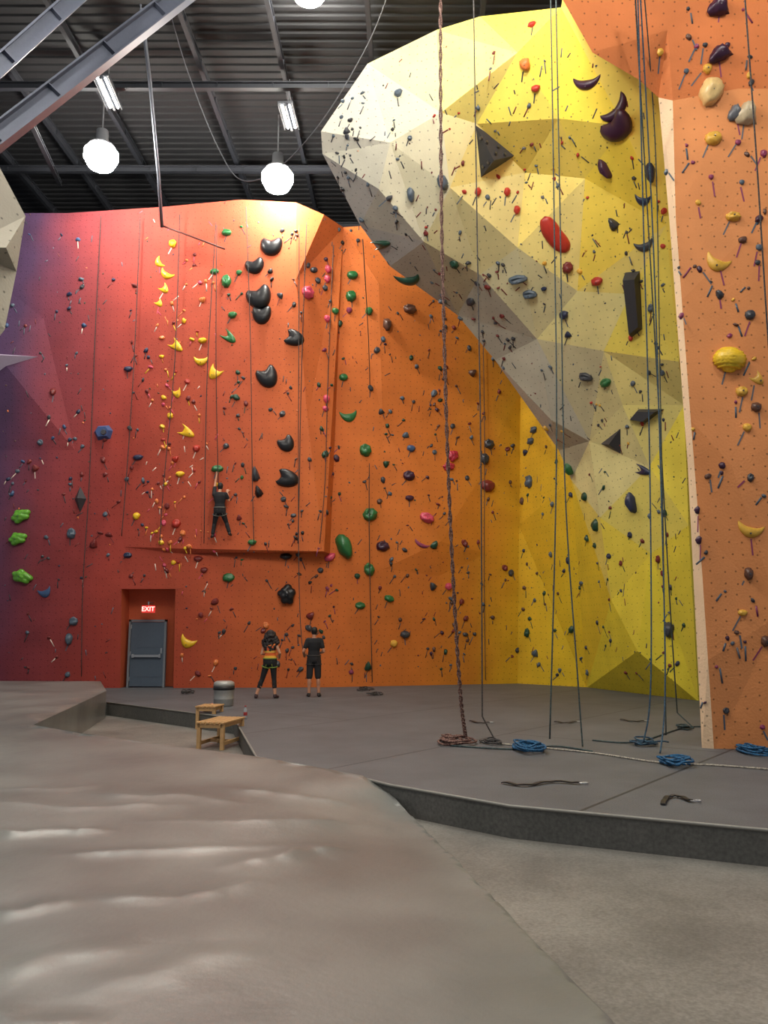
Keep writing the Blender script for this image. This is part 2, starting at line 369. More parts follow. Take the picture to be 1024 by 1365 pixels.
def fold(x,y,ax,ay,bx,by,w,h,seed):
    dx=bx-ax; dy=by-ay; L=math.hypot(dx,dy); t=((x-ax)*dx+(y-ay)*dy)/(L*L); s=((x-ax)*-dy+(y-ay)*dx)/L
    if t<-.1 or t>1.1 or abs(s)>.7: return 0
    s+=.16*noise.noise(Vector((t*2.5,seed,0)))+.03*noise.noise(Vector((t*9,seed,5)))
    e=max(0,min(1,(t+.1)*3))*max(0,min(1,(1.1-t)*3))
    return h*e*(math.exp(-abs(s)/w)*.7+math.exp(-(s/(w*2.2))**2)*.5)*(.5+.9*abs(noise.noise(Vector((t*3,seed,9)))))
FOLDS=[]
fr=random.Random(21)
for (px0,py0,px1,py1) in [(-20,1107,150,1098),(0,1078,240,1070),(120,1058,330,1064),(60,1128,420,1108),(200,1088,500,1078),(-20,1062,140,1048),(300,1132,470,1104),(130,1180,350,1150),(-20,1258,170,1235),(120,1290,320,1222),(-20,1310,130,1335),(300,1045,470,1060),(-10,1195,110,1182)]:
    a=Pz(px0,py0,.0); b_=Pz(px1,py1,.0); FOLDS.append((a.x,a.y,b_.x,b_.y,fr.uniform(.05,.09),fr.uniform(.03,.055),fr.random()*50))
def matz(x,y):
    s=0;t=0;dm=9
    for cx,cy,cz in ctl:
        d=(x-cx)**2+(y-cy)**2; w=1/(d+.15)**1.5; s+=w*cz; t+=w
    for cx,cy,cz in bd:
        d=(x-cx)**2+(y-cy)**2; dm=min(dm,d)
    z=s/t; e=min(1,math.sqrt(dm)/.4)
    zf=0
    for f_ in FOLDS: zf+=fold(x,y,*f_)
    return z+e*(zf+noise.noise(Vector((x*.6,y*.6,2)))*.012)
pin=[]
y=1.0
while y<23.5:
    st=.042 if 5.0<y<9.2 else (.065 if y<9.2 else (.13 if y<13 else .4))
    x=-(y*.53+.5)
    while x<2.2:
        xx=x+R.uniform(-.2,.2)*st; yy=y+R.uniform(-.2,.2)*st
        if inside(xx,yy): pin.append((xx,yy))
        x+=st*1.5
    y+=st
v2=[Vector((b_[0],b_[1])) for b_ in bd]+[Vector(p) for p in pin]
out=delaunay_2d_cdt(v2,[],[list(range(len(bd)))],1,1e-5)
V=[];nb=len(bd);mapb={}
for i,v in enumerate(out[0]):
    src=out[3][i][0] if out[3][i] else 10**9
    if src<nb: V.append((v.x,v.y,bd[src][2])); mapb[src]=i
    else: V.append((v.x,v.y,matz(v.x,v.y)))
Fc=[list(f) for f in out[2]]
k0=len(V)
for i in range(nb): V.append((bd[i][0],bd[i][1],-.3))
for i in range(nb):
    j=(i+1)%nb
    if i in mapb and j in mapb: Fc.append([mapb[i],k0+i,k0+j,mapb[j]])
m,n,l,b=newmat('vinyl_mat_cover')
g=n.new('ShaderNodeNewGeometry')
a=n.new('ShaderNodeTexNoise'); a.inputs['Scale'].default_value=.8; a.inputs['Detail'].default_value=8; l.new(g.outputs['Position'],a.inputs['Vector'])
cr=n.new('ShaderNodeValToRGB'); l.new(a.outputs['Fac'],cr.inputs[0]); e=cr.color_ramp.elements; e[0].position=.35; e[0].color=lin((104,105,103)); e[1].position=.65; e[1].color=lin((128,129,126))
l.new(cr.outputs[0],b.inputs['Base Color']); b.inputs['Roughness'].default_value=.33
w2=n.new('ShaderNodeTexNoise'); w2.inputs['Scale'].default_value=2.0; w2.inputs['Detail'].default_value=7; w2.inputs['Roughness'].default_value=.6; l.new(g.outputs['Position'],w2.inputs['Vector'])
bp2=n.new('ShaderNodeBump'); bp2.inputs['Strength'].default_value=.35; bp2.inputs['Distance'].default_value=.03; l.new(w2.outputs['Fac'],bp2.inputs['Height']); l.new(bp2.outputs[0],b.inputs['Normal'])
me=mesh_from('crash_mat',V,Fc,m,True)
bm=bmesh.new(); bm.from_mesh(me); bmesh.ops.recalc_face_normals(bm,faces=bm.faces[:]); bm.to_mesh(me); bm.free()
nf_=len(out[2])
for p in me.polygons:
    if p.index>=nf_: p.use_smooth=False
o=link('crash_mat',me); o['label']='large padded bouldering mat under wrinkled taupe vinyl cover'; o['category']='crash mat'

# ---------------------------------------------------------------- ceiling
ZC=17.0
V=[];Fc=[]
yy=8.0; prof=[(0,0),(.10,0),(.14,-.04),(.26,-.04),(.30,0)]
ys=[]
while yy<29:
    for a_,z_ in prof[:-1]: ys.append((yy+a_,ZC+z_))
    yy+=.3
for (y_,z_) in ys: V.append((-20,y_,z_)); V.append((20,y_,z_))
for i in range(len(ys)-1): Fc.append([2*i,2*i+1,2*i+3,2*i+2])
V+=[(-20,-4,ZC),(20,-4,ZC),(20,8,ZC),(-20,8,ZC)]; m4=len(V); Fc.append([m4-4,m4-3,m4-2,m4-1])
o=link('ceiling',mesh_from('ceiling',V,Fc,M_DARK)); o['kind']='structure'
def ibeam(name,p0,p1,w,h,m,label,t=.035):
    p0=Vector(p0);p1=Vector(p1); d=p1-p0; L=d.length; d.normalize()
    s=d.cross(Vector((0,0,1))).normalized(); u=s.cross(d)
    rot=Matrix((s,d,u)).transposed(); c=(p0+p1)/2
    bm=bmesh.new()
    bm_box(bm,(0,0,h/2-t/2),(w,L,t)); bm_box(bm,(0,0,-h/2+t/2),(w,L,t)); bm_box(bm,(0,0,0),(t,L,h-2*t+.002))
    k=int(L/1.5)
    for i in range(1,k): bm_box(bm,(0,-L/2+i*L/k,0),(w*.9,.02,h-2*t))
    o=link(name,bm_mesh(bm,name,m)); o.matrix_world=Matrix.Translation(c)@rot.to_4x4(); o['label']=label; o['category']='beam'; return o
M_BM=mat('beam_grey_paint',(82,87,102),.5,.2); M_JO=mat('joist_dark_paint',(27,30,38),.7,.0)
ibeam('steel_beam',P(-90,250,14.0),P(275,-32,16.2),.34,.38,M_BM,'pale grey steel roof beam crossing under the dark deck')
ibeam('steel_beam',P(-60,140,12.5),P(130,-30,14.2),.24,.30,M_BM,'slimmer grey steel brace beam under the roof')
for y_ in (20.0,24.0,27.6):
    o=ibeam('roof_joist',(-18,y_,ZC-.75),(18,y_,ZC-.75),.14,.2,M_JO,'dark steel cross joist under corrugated deck'); o['group']='roof joists'
for x_ in (-12.5,-10.4,-8.3,-5.2,-3.0,-.6,2.2,4.6):
    o=ibeam('roof_girder',(x_,12,ZC-.3),(x_+.6,28.9,ZC-.3),.12,.26,M_JO,'dark steel girder running under the roof deck'); o['group']='roof girders'
ibeam('steel_beam',P(60,150,19),P(175,30,19.5),.12,.14,M_JO,'thin diagonal dark steel brace under the roof')
ibeam('steel_beam',P(40,160,19.3),P(80,245,24),.12,.14,M_JO,'thin diagonal dark steel brace near the wall')

# lamps
def lathe(name,prof,m,segs=28,smooth=True):
    V=[];Fc=[]
    for r,z in prof:
        for k in range(segs):
            a=2*math.pi*k/segs; V.append((r*math.cos(a),r*math.sin(a),z))
    for i in range(len(prof)-1):
        for k in range(segs):
            a=i*segs+k;b_=i*segs+(k+1)%segs; Fc.append([a,b_,b_+segs,a+segs])
    return mesh_from(name,V,Fc,m,smooth)
LAMP=168
M_GLOBE=mat('lamp_globe_glow',(255,249,236),.3,emit=LAMP); M_HOUS=mat('lamp_housing',(150,152,158),.4,.6)
gm=lathe('lamp_globe',[(0.001,-.48),(.17,-.46),(.34,-.36),(.46,-.12),(.46,.06),(.36,.2),(.16,.26),(.001,.27)],M_GLOBE)
hm=lathe('lamp_housing',[(.34,.21),(.35,.26),(.18,.36),(.16,.72),(.06,.78),(.02,.8),(.02,.82)],M_HOUS)
def lamp(px,py,Y,pos=None):
    loc=P(px,py,Y) if pos is None else Vector(pos)
    e=bpy.data.objects.new('high_bay_lamp',None); COL.objects.link(e); e.location=loc
    e['label']='glowing round high-bay lamp hanging from the dark roof'; e['category']='lamp'; e['group']='high-bay lamps'
    child(link('lamp_globe',gm),e); child(link('lamp_housing',hm),e)
    rl=ZC-.08-loc.z
    V,Fx=tubepts([Vector((0,0,.8)),Vector((0,0,max(.9,rl)))],.02,6); child(link('hanging_rod',mesh_from('hanging_rod',V,Fx,M_HOUS)),e)
lamp(135,206,20.9); lamp(370,236,22.2); lamp(412,-22,17.0)
for p in [(2.2,11.4,14.6),(-1.5,8.5,13.4),(-7,9,14.2),(-3,4,14.2),(5.5,5,14.6),(0,-1.5,14.2)]: lamp(0,0,0,p)  # unseen lamps added out of frame for light; the second brightens the overhang
M_TUBE=mat('fluorescent_glow',(240,246,255),.3,emit=5)
def fluo(x,y0,y1,z,rz):
    e=bpy.data.objects.new('fluorescent_fixture',None); COL.objects.link(e); e.matrix_world=Matrix.Translation((x,(y0+y1)/2,z))@Matrix.Rotation(rz,4,'Z')
    e['label']='twin-tube fluorescent fixture under the roof deck'; e['category']='light fixture'; e['group']='fluorescent fixtures'
    L=y1-y0
    bm=bmesh.new(); bm_box(bm,(0,0,.05),(.42,L+.1,.06)); bm_box(bm,(-.2,0,0),(.015,L+.1,.08)); bm_box(bm,(.2,0,0),(.015,L+.1,.08)); bm_box(bm,(0,0,-.02),(.06,L+.1,.1))
    child(link('fixture_body',bm_mesh(bm,'fixture_body',mat('fixture_dark_body',(50,53,60),.6))),e)
    for s in(-1,1):
        V,Fx=tubepts([Vector((s*.1,-L/2,-.01)),Vector((s*.1,L/2,-.01))],.035,8); child(link('fluorescent_tube',mesh_from('fluorescent_tube',V,Fx,M_TUBE,True)),e)
    V,Fx=tubepts([Vector((0,0,.07)),Vector((0,0,ZC-z-.08))],.015,5); child(link('hanging_rod',mesh_from('hanging_rod',V,Fx,M_HOUS)),e)
p=P(143,122,19.6); fluo(p.x,19.05,20.25,15.8,.05)
p=P(385,155,20.65); fluo(p.x,20.15,21.15,15.8,-.05)
p0=P(186,-10,17.8); p1=P(216,303,22.6)
tube('conduit_pipe',[p0,P(200,110,19.6),P(211,230,21.6),p1],.05,mat('galvanised_pipe',(92,96,106),.4,.5),8,label='galvanised conduit pipe dropping from roof to wall top',category='pipe')
tube('anchor_bar',[P(214,300,22.6),P(255,315,22.7),P(300,332,22.85)],.03,mat('rust_bar',(90,50,44),.5,.2),8,label='thin rust-red steel anchor bar at the wall top',category='bar')
M_BLK=mat('black_rubber',(24,24,27),.5)
def cat(pp,n=10):
    out=[]; q=[pp[0]]+pp+[pp[-1]]
    for i in range(1,len(q)-2):
        for k in range(n):
            t=k/n; a,b_,c,d=q[i-1],q[i],q[i+1],q[i+2]
            out.append(.5*((2*b_)+(c-a)*t+(2*a-5*b_+4*c-d)*t*t+(-a+3*b_-3*c+d)*t**3))
    out.append(q[-1]); return out
tube('power_cable',cat([P(225,10,18.0),P(250,95,19.2),P(290,195,20),P(322,240,20.3),P(370,225,20),P(430,160,19),P(490,60,17.8),P(522,-20,16.2)]),.014,mat('cable_grey',(70,72,80),.5),5,label='thin black cable sagging below the roof',category='cable')

# ---------------------------------------------------------------- hold prototypes
def flatz(me):
    for v in me.vertices:
        if v.co.z<0: v.co.z*=.05
def proto_blob(seed,freq=2.0,amp=.22,sub=3,pocket=0,ridges=0,taper=0):
    bm=bmesh.new(); bmesh.ops.create_icosphere(bm,subdivisions=sub,radius=.5)
    for v in bm.verts:
        d=v.co.normalized(); k=1+amp*noise.noise(d*freq+Vector((seed*7.3,seed,0)))
        if amp>.3: k=1+amp*.5*abs(noise.noise(d*freq+Vector((seed,0,0))))*2-.1
        if ridges: k*=1+.09*math.sin(d.y*ridges)
        v.co=d*.5*k
        if taper: v.co.x*=1+taper*v.co.y; v.co.z*=1-taper*.5*v.co.y
        if pocket:
            g=math.exp(-((v.co.x/.28)**2+((v.co.y-.16)/.17)**2)); 
            if v.co.z>0: v.co.z-=g*.3*pocket; 
    me=bm_mesh(bm,'climbing_hold_resin',M_HOLD,True); flatz(me); return me
def proto_cluster(seed,n):
    rr=random.Random(seed); bm=bmesh.new()
    cs=[]
    for i in range(n):
        a=i*2.4; r_=.33*math.sqrt((i+.3)/n); cs.append((Vector((math.cos(a)*r_,math.sin(a)*r_,.05+.18*(1-r_*2))),rr.uniform(.14,.19)))
    bmesh.ops.create_icosphere(bm,subdivisions=4,radius=.38)
    for v in bm.verts:
        d=v.co.normalized(); best=.24
        for c,r_ in cs:
            b_=c.dot(d); disc=b_*b_-c.length_squared+r_*r_
            if disc>0: best=max(best,b_+math.sqrt(disc))
        v.co=d*best
    me=bm_mesh(bm,'climbing_hold_resin',M_HOLD,True); flatz(me); return me
def proto_arc(R0,ang,rm,tipp,seed,zs=1.0,rings=18,segs=12):
    V=[];Fc=[]
    for i in range(rings+1):
        t=i/rings; a=math.radians(-90-ang/2+ang*t)
        c=Vector((R0*math.cos(a),R0*math.sin(a)+R0*.75,0))
        rr=rm*max(.02,(math.sin(math.pi*t))**tipp)*(1+.12*noise.noise(Vector((t*3,seed,0))))
        rad=Vector((math.cos(a),math.sin(a),0))
        for k in range(segs):
            b_=2*math.pi*k/segs; V.append(c+rad*math.cos(b_)*rr+Vector((0,0,math.sin(b_)*rr*zs)))
    for i in range(rings):
        for k in range(segs):
            a=i*segs+k;b2=i*segs+(k+1)%segs; Fc.append([a,b2,b2+segs,a+segs])
    Fc.append(list(range(segs))); Fc.append([rings*segs+k for k in range(segs)])
    xs=[v.x for v in V]; ys=[v.y for v in V]; cx=(max(xs)+min(xs))/2; cy=(max(ys)+min(ys))/2; sx=max(xs)-min(xs); sy=max(ys)-min(ys)
    V=[Vector(((v.x-cx)/sx,(v.y-cy)/sy,v.z/max(sx,sy))) for v in V]
    me=mesh_from('climbing_hold_resin',V,Fc,M_HOLD,True); flatz(me); return me
PR={'a':proto_blob(1,taper=.7),'b':proto_blob(2,2.4,.4,pocket=.8),'c':proto_blob(3,1.8,.6,taper=-.8),'j':proto_blob(4,pocket=1.0,amp=.3),
    'brain':proto_cluster(5,9),'dome':proto_blob(6,1,.05,4,ridges=24),
    'kid':proto_arc(.30,190,.25,.45,1,1.0),'ban':proto_arc(.5,125,.15,.8,2,1.1),'cres':proto_arc(.42,165,.17,.7,3),'bean':proto_arc(1.2,45,.22,.35,4,.7)}
bm=bmesh.new(); bmesh.ops.create_cone(bm,cap_ends=True,segments=6,radius1=.5,radius2=.4,depth=.5); 
PB=bm_mesh(bm,'bolt_head',mat('bolt_steel',(110,110,112),.35,.9))
bm=bmesh.new(); bm_box(bm,(0,0,.3),(1,1,.6)); PT=bm_mesh(bm,'tape_strip',M_TAPE)

def frame(n,ang):
    up=Vector((0,0,1))-n*n.z
    if up.length<.05: up=Vector((0,1,0))
    up.normalize(); x=up.cross(n).normalized()
    M=Matrix((x,up,n)).transposed().to_4x4()
    return M@Matrix.Rotation(math.radians(ang),4,'Z')
CN={'black':(26,26,30),'purple':(58,26,52),'red':(176,50,38),'dred':(116,42,40),'pink':(206,76,102),'yellow':(232,186,36),'green':(40,106,58),'dgreen':(30,70,52),'lime':(96,158,50),
    'blue':(58,84,122),'navy':(38,46,74),'grey':(96,98,104),'dgrey':(58,60,66),'cream':(224,190,128),'ocre':(218,168,64),'orange':(224,126,66),'brown':(92,62,50),'slate':(80,94,108),'tan':(190,172,140),'mag':(140,58,92),'white':(235,215,200),'lemon':(238,196,48),'cerise':(178,44,66)}
NAME={'a':'chunky','b':'pocketed','c':'lumpy','j':'incut jug','brain':'knobbly clustered','dome':'ribbed dome','kid':'glossy kidney-shaped','ban':'banana-shaped','cres':'crescent-shaped','bean':'long bean-shaped'}
CW={'cerise':'cerise red','lemon':'bright yellow','black':'black','purple':'dark purple','red':'red','dred':'maroon','pink':'pink','yellow':'yellow','green':'green','dgreen':'dark green','lime':'lime green','blue':'blue','navy':'navy blue','grey':'grey','dgrey':'charcoal','cream':'cream','ocre':'ochre','orange':'orange','brown':'brown','slate':'slate blue','tan':'tan','mag':'magenta','white':'off-white'}
def where(px):
    return 'violet wall' if px<60 else 'red wall' if px<280 else 'orange wall' if px<680 else 'yellow wall'
NH=0
def hold(px,py,w,h,kind,c,ang=0,tape=None,tlen=.26,tang=None,bolt=True,place=None,tw=.026):
    global NH
    r=hit(px,py)
    if not r: return
    loc,n,t=r; s=loc.y/ray(px,py).y
    W=w*s; H=h*s
    M=Matrix.Translation(loc-n*.005)@frame(n,ang)@Matrix.Diagonal((W,H,(W+H)/2*.95,1))
    o=link('climbing_hold',PR[kind]); o.matrix_world=M; o.color=lin(CN[c])
    pl=place or where(px)
    if place is None and loc.y<12.6 and px>700: pl='pale orange tower'
    elif place is None and px>430 and loc.y<22.5 and py<640: pl='overhang'
    o['label']='%s %s climbing hold bolted to the %s'%(CW[c],NAME[kind],pl); o['category']='climbing hold'; o['group']='resin climbing holds'
    NH+=1
    if bolt and max(w,h)>13:
        b_=link('bolt',PB); b_.parent=o; b_.matrix_parent_inverse=M.inverted()
        zt=(W+H)/2*.95*(.42 if kind not in('kid','ban','cres','bean') else .2)
        off={'kid':(0,-.18),'ban':(0,-.22),'cres':(0,-.25)}.get(kind,(0,0))
        b_.matrix_basis=Matrix.Translation(loc)@frame(n,ang)@Matrix.Translation((off[0]*W,off[1]*H,zt))@Matrix.Diagonal((.03,.03,.04,1))
    if tape:
        tp=link('route_tape',PT); tp.parent=o; tp.matrix_parent_inverse=M.inverted(); tp.color=lin(CN[tape])
        ta=R.uniform(-50,50) if tang is None else tang
        tp.matrix_basis=Matrix.Translation(loc)@frame(n,ta)@Matrix.Translation((R.uniform(-.04,.04),-(H*.42+tlen/2+R.uniform(0,.04)),.004))@Matrix.Diagonal((tw,tlen,.004,1))
K=[
(362,329,30,26,'kid','black',0),(340,355,26,22,'kid','black',15),(346,397,34,32,'kid','black',20),(349,420,26,26,'kid','black',0),(393,451,22,26,'kid','black',70),(357,503,28,30,'kid','black',25),(382,592,22,22,'kid','black',30),(384,638,24,30,'kid','black',75),(382,793,30,30,'brain','black',60),(381,742,16,9,'a','black',0),
(341,632,8,20,'c','dgrey',10),(345,655,8,16,'c','black',20),
(824,170,48,36,'kid','purple',10),(821,146,40,22,'cres','purple',35),(782,111,38,17,'ban','purple',-15),(807,225,12,30,'a','purple',5),(867,231,12,28,'a','navy',5),(857,267,24,16,'ban','navy',-35),(859,328,26,16,'ban','dgrey',0),(857,627,13,28,'cres','navy',65),(843,670,14,30,'a','navy',10),(818,298,10,18,'c','dgrey',20),
(739,314,56,24,'bean','red',-55),(603,608,18,18,'brain','cerise',20),(597,622,20,14,'brain','cerise',0),(650,648,20,17,'a','dred',0),
(410,390,18,18,'j','pink',-30),(437,359,9,12,'a','pink',0),(436,372,9,12,'a','pink',0),(436,425,9,11,'a','pink',0),(435,532,9,12,'a','pink',0),(434,545,9,8,'a','pink',0),(569,690,20,14,'j','pink',-20),(562,726,22,8,'ban','mag',-25),(440,743,16,10,'a','pink',30),(598,782,10,10,'a','pink',0),
(222,366,20,12,'ban','yellow',-30),(212,350,16,11,'ban','yellow',-60),(230,325,10,12,'a','yellow',0),(268,481,20,13,'ban','yellow',0),(286,497,18,20,'ban','yellow',-35),(235,461,13,22,'ban','yellow',50),(249,576,14,24,'ban','yellow',60),(250,856,22,16,'ban','yellow',-25),(270,454,12,8,'a','yellow',0),(236,524,12,14,'ban','yellow',20),(219,385,12,14,'ban','yellow',40),(212,404,10,12,'ban','yellow',40),(240,632,12,8,'a','yellow',0),(182,688,10,10,'a','yellow',0),(525,858,10,10,'a','ocre',0),
(305,449,13,24,'cres','green',50),(302,375,13,18,'b','green',10),(302,310,14,10,'j','green',0),(286,362,12,8,'b','green',0),(459,729,20,36,'a','green',25),(465,555,24,16,'ban','green',10),(487,600,16,18,'j','green',0),(493,686,20,18,'j','green',30),(492,759,14,18,'j','green',10),(470,367,15,12,'b','green',0),(468,395,14,16,'b','green',0),(458,503,12,10,'b','green',0),(480,807,14,10,'j','green',0),(310,420,12,10,'a','green',0),(336,723,12,8,'a','green',0),(305,770,16,12,'b','green',0),(519,798,14,9,'b','green',-20),(447,415,10,10,'a','green',0),(492,415,10,12,'a','green',0),(290,625,16,10,'b','green',0),
(28,688,30,22,'brain','lime',15),(24,718,28,21,'brain','lime',5),(30,768,32,22,'brain','lime',-25),
(95,711,12,15,'j','slate',0),(98,828,12,12,'j','slate',0),(170,740,12,8,'j','navy',0),(60,790,18,14,'ban','blue',20),(171,492,12,8,'a','navy',0),(184,610,14,8,'a','navy',0),(92,852,10,16,'a','slate',0),
(690,372,26,12,'j','slate',0),(706,392,20,13,'j','slate',-15),(590,243,14,22,'j','slate',10),(548,260,10,20,'a','slate',0),(752,420,14,12,'a','navy',0),(628,402,14,12,'a','dgrey',0),(781,502,20,12,'j','dgrey',-30),(708,588,14,10,'j','slate',0),(712,573,14,10,'j','slate',0),(706,642,14,18,'j','slate',0),(545,634,16,14,'j','purple',0),(548,598,12,10,'a','blue',0),(510,728,18,14,'j','purple',0),(540,846,14,10,'a','dgrey',0),(546,664,12,8,'a','purple',0),(652,592,14,14,'j','dgrey',0),(646,612,12,16,'a','dgrey',0),
(508,326,13,36,'cres','dgreen',70),(545,373,40,20,'ban','dgreen',-30),(759,625,13,18,'a','green',0),(780,662,14,12,'b','dgreen',0),(795,700,12,18,'a','dgreen',0),(808,510,20,12,'b','green',0),(892,840,14,22,'a','dgrey',0),(606,352,12,14,'a','dgreen',0),
(516,433,12,18,'a','brown',0),(546,412,18,14,'j','brown',0),(796,375,16,12,'b','red',0),(757,357,14,16,'b','dred',0),(709,33,12,9,'a','red',0),(700,86,14,16,'a','orange',20),(714,118,12,9,'a','red',0),(637,256,9,12,'a','red',0),(676,256,9,12,'a','red',0),(689,280,9,12,'a','red',0),(531,124,12,12,'a','slate',0),
(947,124,30,42,'a','cream',-20),(995,153,24,32,'c','tan',-10),(980,152,16,22,'c','grey',0),(951,185,22,20,'b','ocre',0),(943,92,12,14,'a','ocre',0),(956,351,34,24,'ban','ocre',-25),(972,480,42,32,'dome','lemon',-5),(1000,707,36,20,'ban','ocre',-15),(958,10,24,24,'c','purple',0),(960,72,26,20,'c','purple',20),(977,289,20,14,'j','ocre',0),(989,522,16,14,'b','ocre',0),(1008,543,14,14,'a','brown',0),(996,570,12,12,'a','ocre',0),(998,765,12,18,'a','brown',0),(1000,420,14,14,'b','dgrey',0),(990,320,12,10,'a','brown',20),(984,190,8,9,'a','mag',0),(932,720,9,12,'a','purple',0),(930,680,8,11,'a','purple',0),(1020,855,12,16,'a','brown',0),(990,817,13,9,'a','ocre',0),(1010,505,16,20,'ban','ocre',40),(948,236,7,8,'a','mag',0),(989,243,7,8,'a','slate',0),(970,60,7,8,'a','purple',0),(1010,350,8,8,'a','dgrey',0),(940,60,7,7,'a','dgrey',0),(915,95,7,8,'a','slate',0),(880,70,9,11,'a','ocre',0),(1012,330,9,10,'a','slate',0),(1018,205,9,12,'a','mag',0),
(235,698,12,12,'b','red',0),(262,598,10,10,'a','red',0),(264,745,12,8,'a','dred',0),(272,760,10,8,'a','dred',0)]
for k_ in K:
    px=k_[0]; big=max(k_[2],k_[3])
    tp=None
    if big<17 or px>900:
        tp = R.choice(['mag','slate','grey']) if px>880 else R.choice(['white','orange','pink']) if 190<px<290 else R.choice(['dgrey','slate','dgrey'])
    hold(*k_,tape=tp,tlen=(.2 if px<880 else .24),tang=(R.uniform(-40,10)),tw=(.028 if px<880 else .022))
REG=[(5,120,310,900,48,['slate','navy','blue','dred','dgrey'],['slate','dgrey','white']),
(120,200,310,770,30,['navy','dred','slate','dred','dgrey'],['dgrey','dred']),
(195,290,330,770,72,['orange','yellow','pink','red','orange','dred'],['white','orange','pink','yellow','white']),
(285,330,300,780,22,['green','dgreen','dgrey','dred'],['dgrey','dgreen']),
(330,425,300,900,46,['black','dgrey','brown','dgrey'],['dgrey','dred','dgrey']),
(425,500,330,900,36,['dgreen','mag','dgrey','purple'],['dgrey','mag']),
(500,600,400,900,66,['purple','brown','dred','slate','dgrey','dgreen'],['dgrey','brown']),
(600,690,470,900,46,['dgrey','slate','dred','brown'],['dgrey','slate']),
(690,780,560,900,34,['slate','dgreen','navy','brown'],['slate','dgreen']),
(780,925,620,910,40,['dgreen','navy','slate','dred'],['slate','dgreen']),
(440,560,110,330,36,['dgrey','black','slate'],['dgrey','slate']),
(560,740,60,330,24,['slate','red','grey','dred'],['slate','dred']),
(560,700,350,470,34,['dgrey','slate','dred'],['dgrey','dred']),
(700,890,180,600,54,['dgrey','navy','red','ocre','slate'],['dgrey','slate','dred']),
(235,420,770,905,18,['orange','dgrey','dred'],['dgrey','white']),
(905,1022,10,980,42,['purple','slate','ocre','brown','mag','dgrey'],['mag','slate','grey','slate'])]
cand=[]; occ=[(k_[0],k_[1],max(k_[2],k_[3])*.5+4) for k_ in K]
for (x0,x1,y0,y1,cnt,cs,ts) in REG:
    cols=[R.uniform(x0,x1) for _ in range(max(2,(x1-x0)//22))]
    tries=0; c_=0
    while c_<cnt and tries<cnt*20:
        tries+=1
        px=R.choice(cols)+R.gauss(0,9) if R.random()<.6 else R.uniform(x0,x1); py=R.uniform(y0,y1)
        if not (x0<=px<=x1): continue
        if 155<px<240 and py>772: continue
        if any(abs(px-a)<r_+2 and abs(py-b_)<r_+2 for a,b_,r_ in occ): continue
        h_=hit(px,py)
        if not h_: continue
        if x1>900 and x0>900 and h_[0].y>12.6: continue
        w_=R.choice([3.5,4,4.5,5,5.5,6.5,8]); 
        if x0>900: w_=R.choice([4,5,5,6,7,9])
        occ.append((px,py,w_*.6)); c_+=1
        cand.append((px,py,w_,w_*R.uniform(.5,1.6),R.choice('abcj'),R.choice(cs),R.uniform(-60,60),R.choice(ts)))
cand.sort(key=lambda c:-c[2]*c[3])
room=max(0,300-NH)
for c_ in cand[:room]:
    hold(*c_[:7],tape=c_[7] if R.random()<.85 else None,tlen=R.uniform(.1,.24),bolt=False,tang=R.uniform(-55,35),tw=.024)
bm=bmesh.new(); cl=bm.loops.layers.float_color.new('Col')
def addcol(verts,c):
    fs=set(f for v in verts for f in v.link_faces)
    for f in fs:
        f.smooth=True
        for lp_ in f.loops: lp_[cl]=c
rest=cand[room:]
for i,c_ in enumerate(rest):
    loc,n,t=hit(c_[0],c_[1]); s=loc.y/ray(c_[0],c_[1]).y
    r_=bmesh.ops.create_icosphere(bm,subdivisions=2,radius=.5)
    for v in r_['verts']:
        d=v.co.normalized(); v.co=d*.5*(1+.5*noise.noise(d*1.8+Vector((i,0,0))))
        if v.co.z<0: v.co.z*=.05
    M=Matrix.Translation(loc)@frame(n,c_[6])
    bmesh.ops.transform(bm,matrix=M@Matrix.Diagonal((c_[2]*s,c_[3]*s,(c_[2]+c_[3])*s*.45,1)),verts=r_['verts']); addcol(r_['verts'],lin(CN[c_[5]]))
    tl=R.uniform(.1,.24); vs=bm_box(bm,(0,0,0),(1,1,1))
    bmesh.ops.transform(bm,matrix=Matrix.Translation(loc)@frame(n,R.uniform(-55,35))@Matrix.Translation((R.uniform(-.05,.05),-(c_[3]*s*.42+tl/2+R.uniform(0,.05)),.004))@Matrix.Diagonal((.026,tl,.006,1)),verts=vs); addcol(vs,lin(CN[c_[7]]))
cc=0
while cc<860:
    px=R.uniform(2,925); py=R.uniform(60,905)
    if 155<px<240 and py>772: continue
    h_=hit(px,py)
    if not h_ or h_[0].y<12.6: cc+=1; continue
    loc,n,t=h_; s=loc.y/ray(px,py).y; w_=R.uniform(1.8,3.8)
    if R.random()<.5:
        vs=bm_box(bm,(0,0,0),(1,1,1)); tl=R.uniform(.08,.22)
        bmesh.ops.transform(bm,matrix=Matrix.Translation(loc)@frame(n,R.uniform(-60,40))@Matrix.Diagonal((.026,tl,.008,1)),verts=vs)
        addcol(vs,lin(CN[R.choice(['white','orange','pink'] if 190<px<290 else ['dgrey','slate','dred','dgrey'])]))
    else:
        r_=bmesh.ops.create_icosphere(bm,subdivisions=1,radius=.5)
        for v in r_['verts']:
            if v.co.z<0: v.co.z*=.05
        bmesh.ops.transform(bm,matrix=Matrix.Translation(loc)@frame(n,R.uniform(0,180))@Matrix.Diagonal((w_*s,w_*s*.7,w_*s*.6,1)),verts=r_['verts']); addcol(r_['verts'],lin(CN[R.choice(['dgrey','slate','dred','brown','navy','dgreen','orange' if px<500 else 'grey'])]))
    cc+=1
o=link('small_climbing_holds',bm_mesh(bm,'small_climbing_holds',M_STUFF)); o['kind']='stuff'; o['label']='many small mixed-colour climbing holds with route tape on the walls'; o['category']='climbing holds'

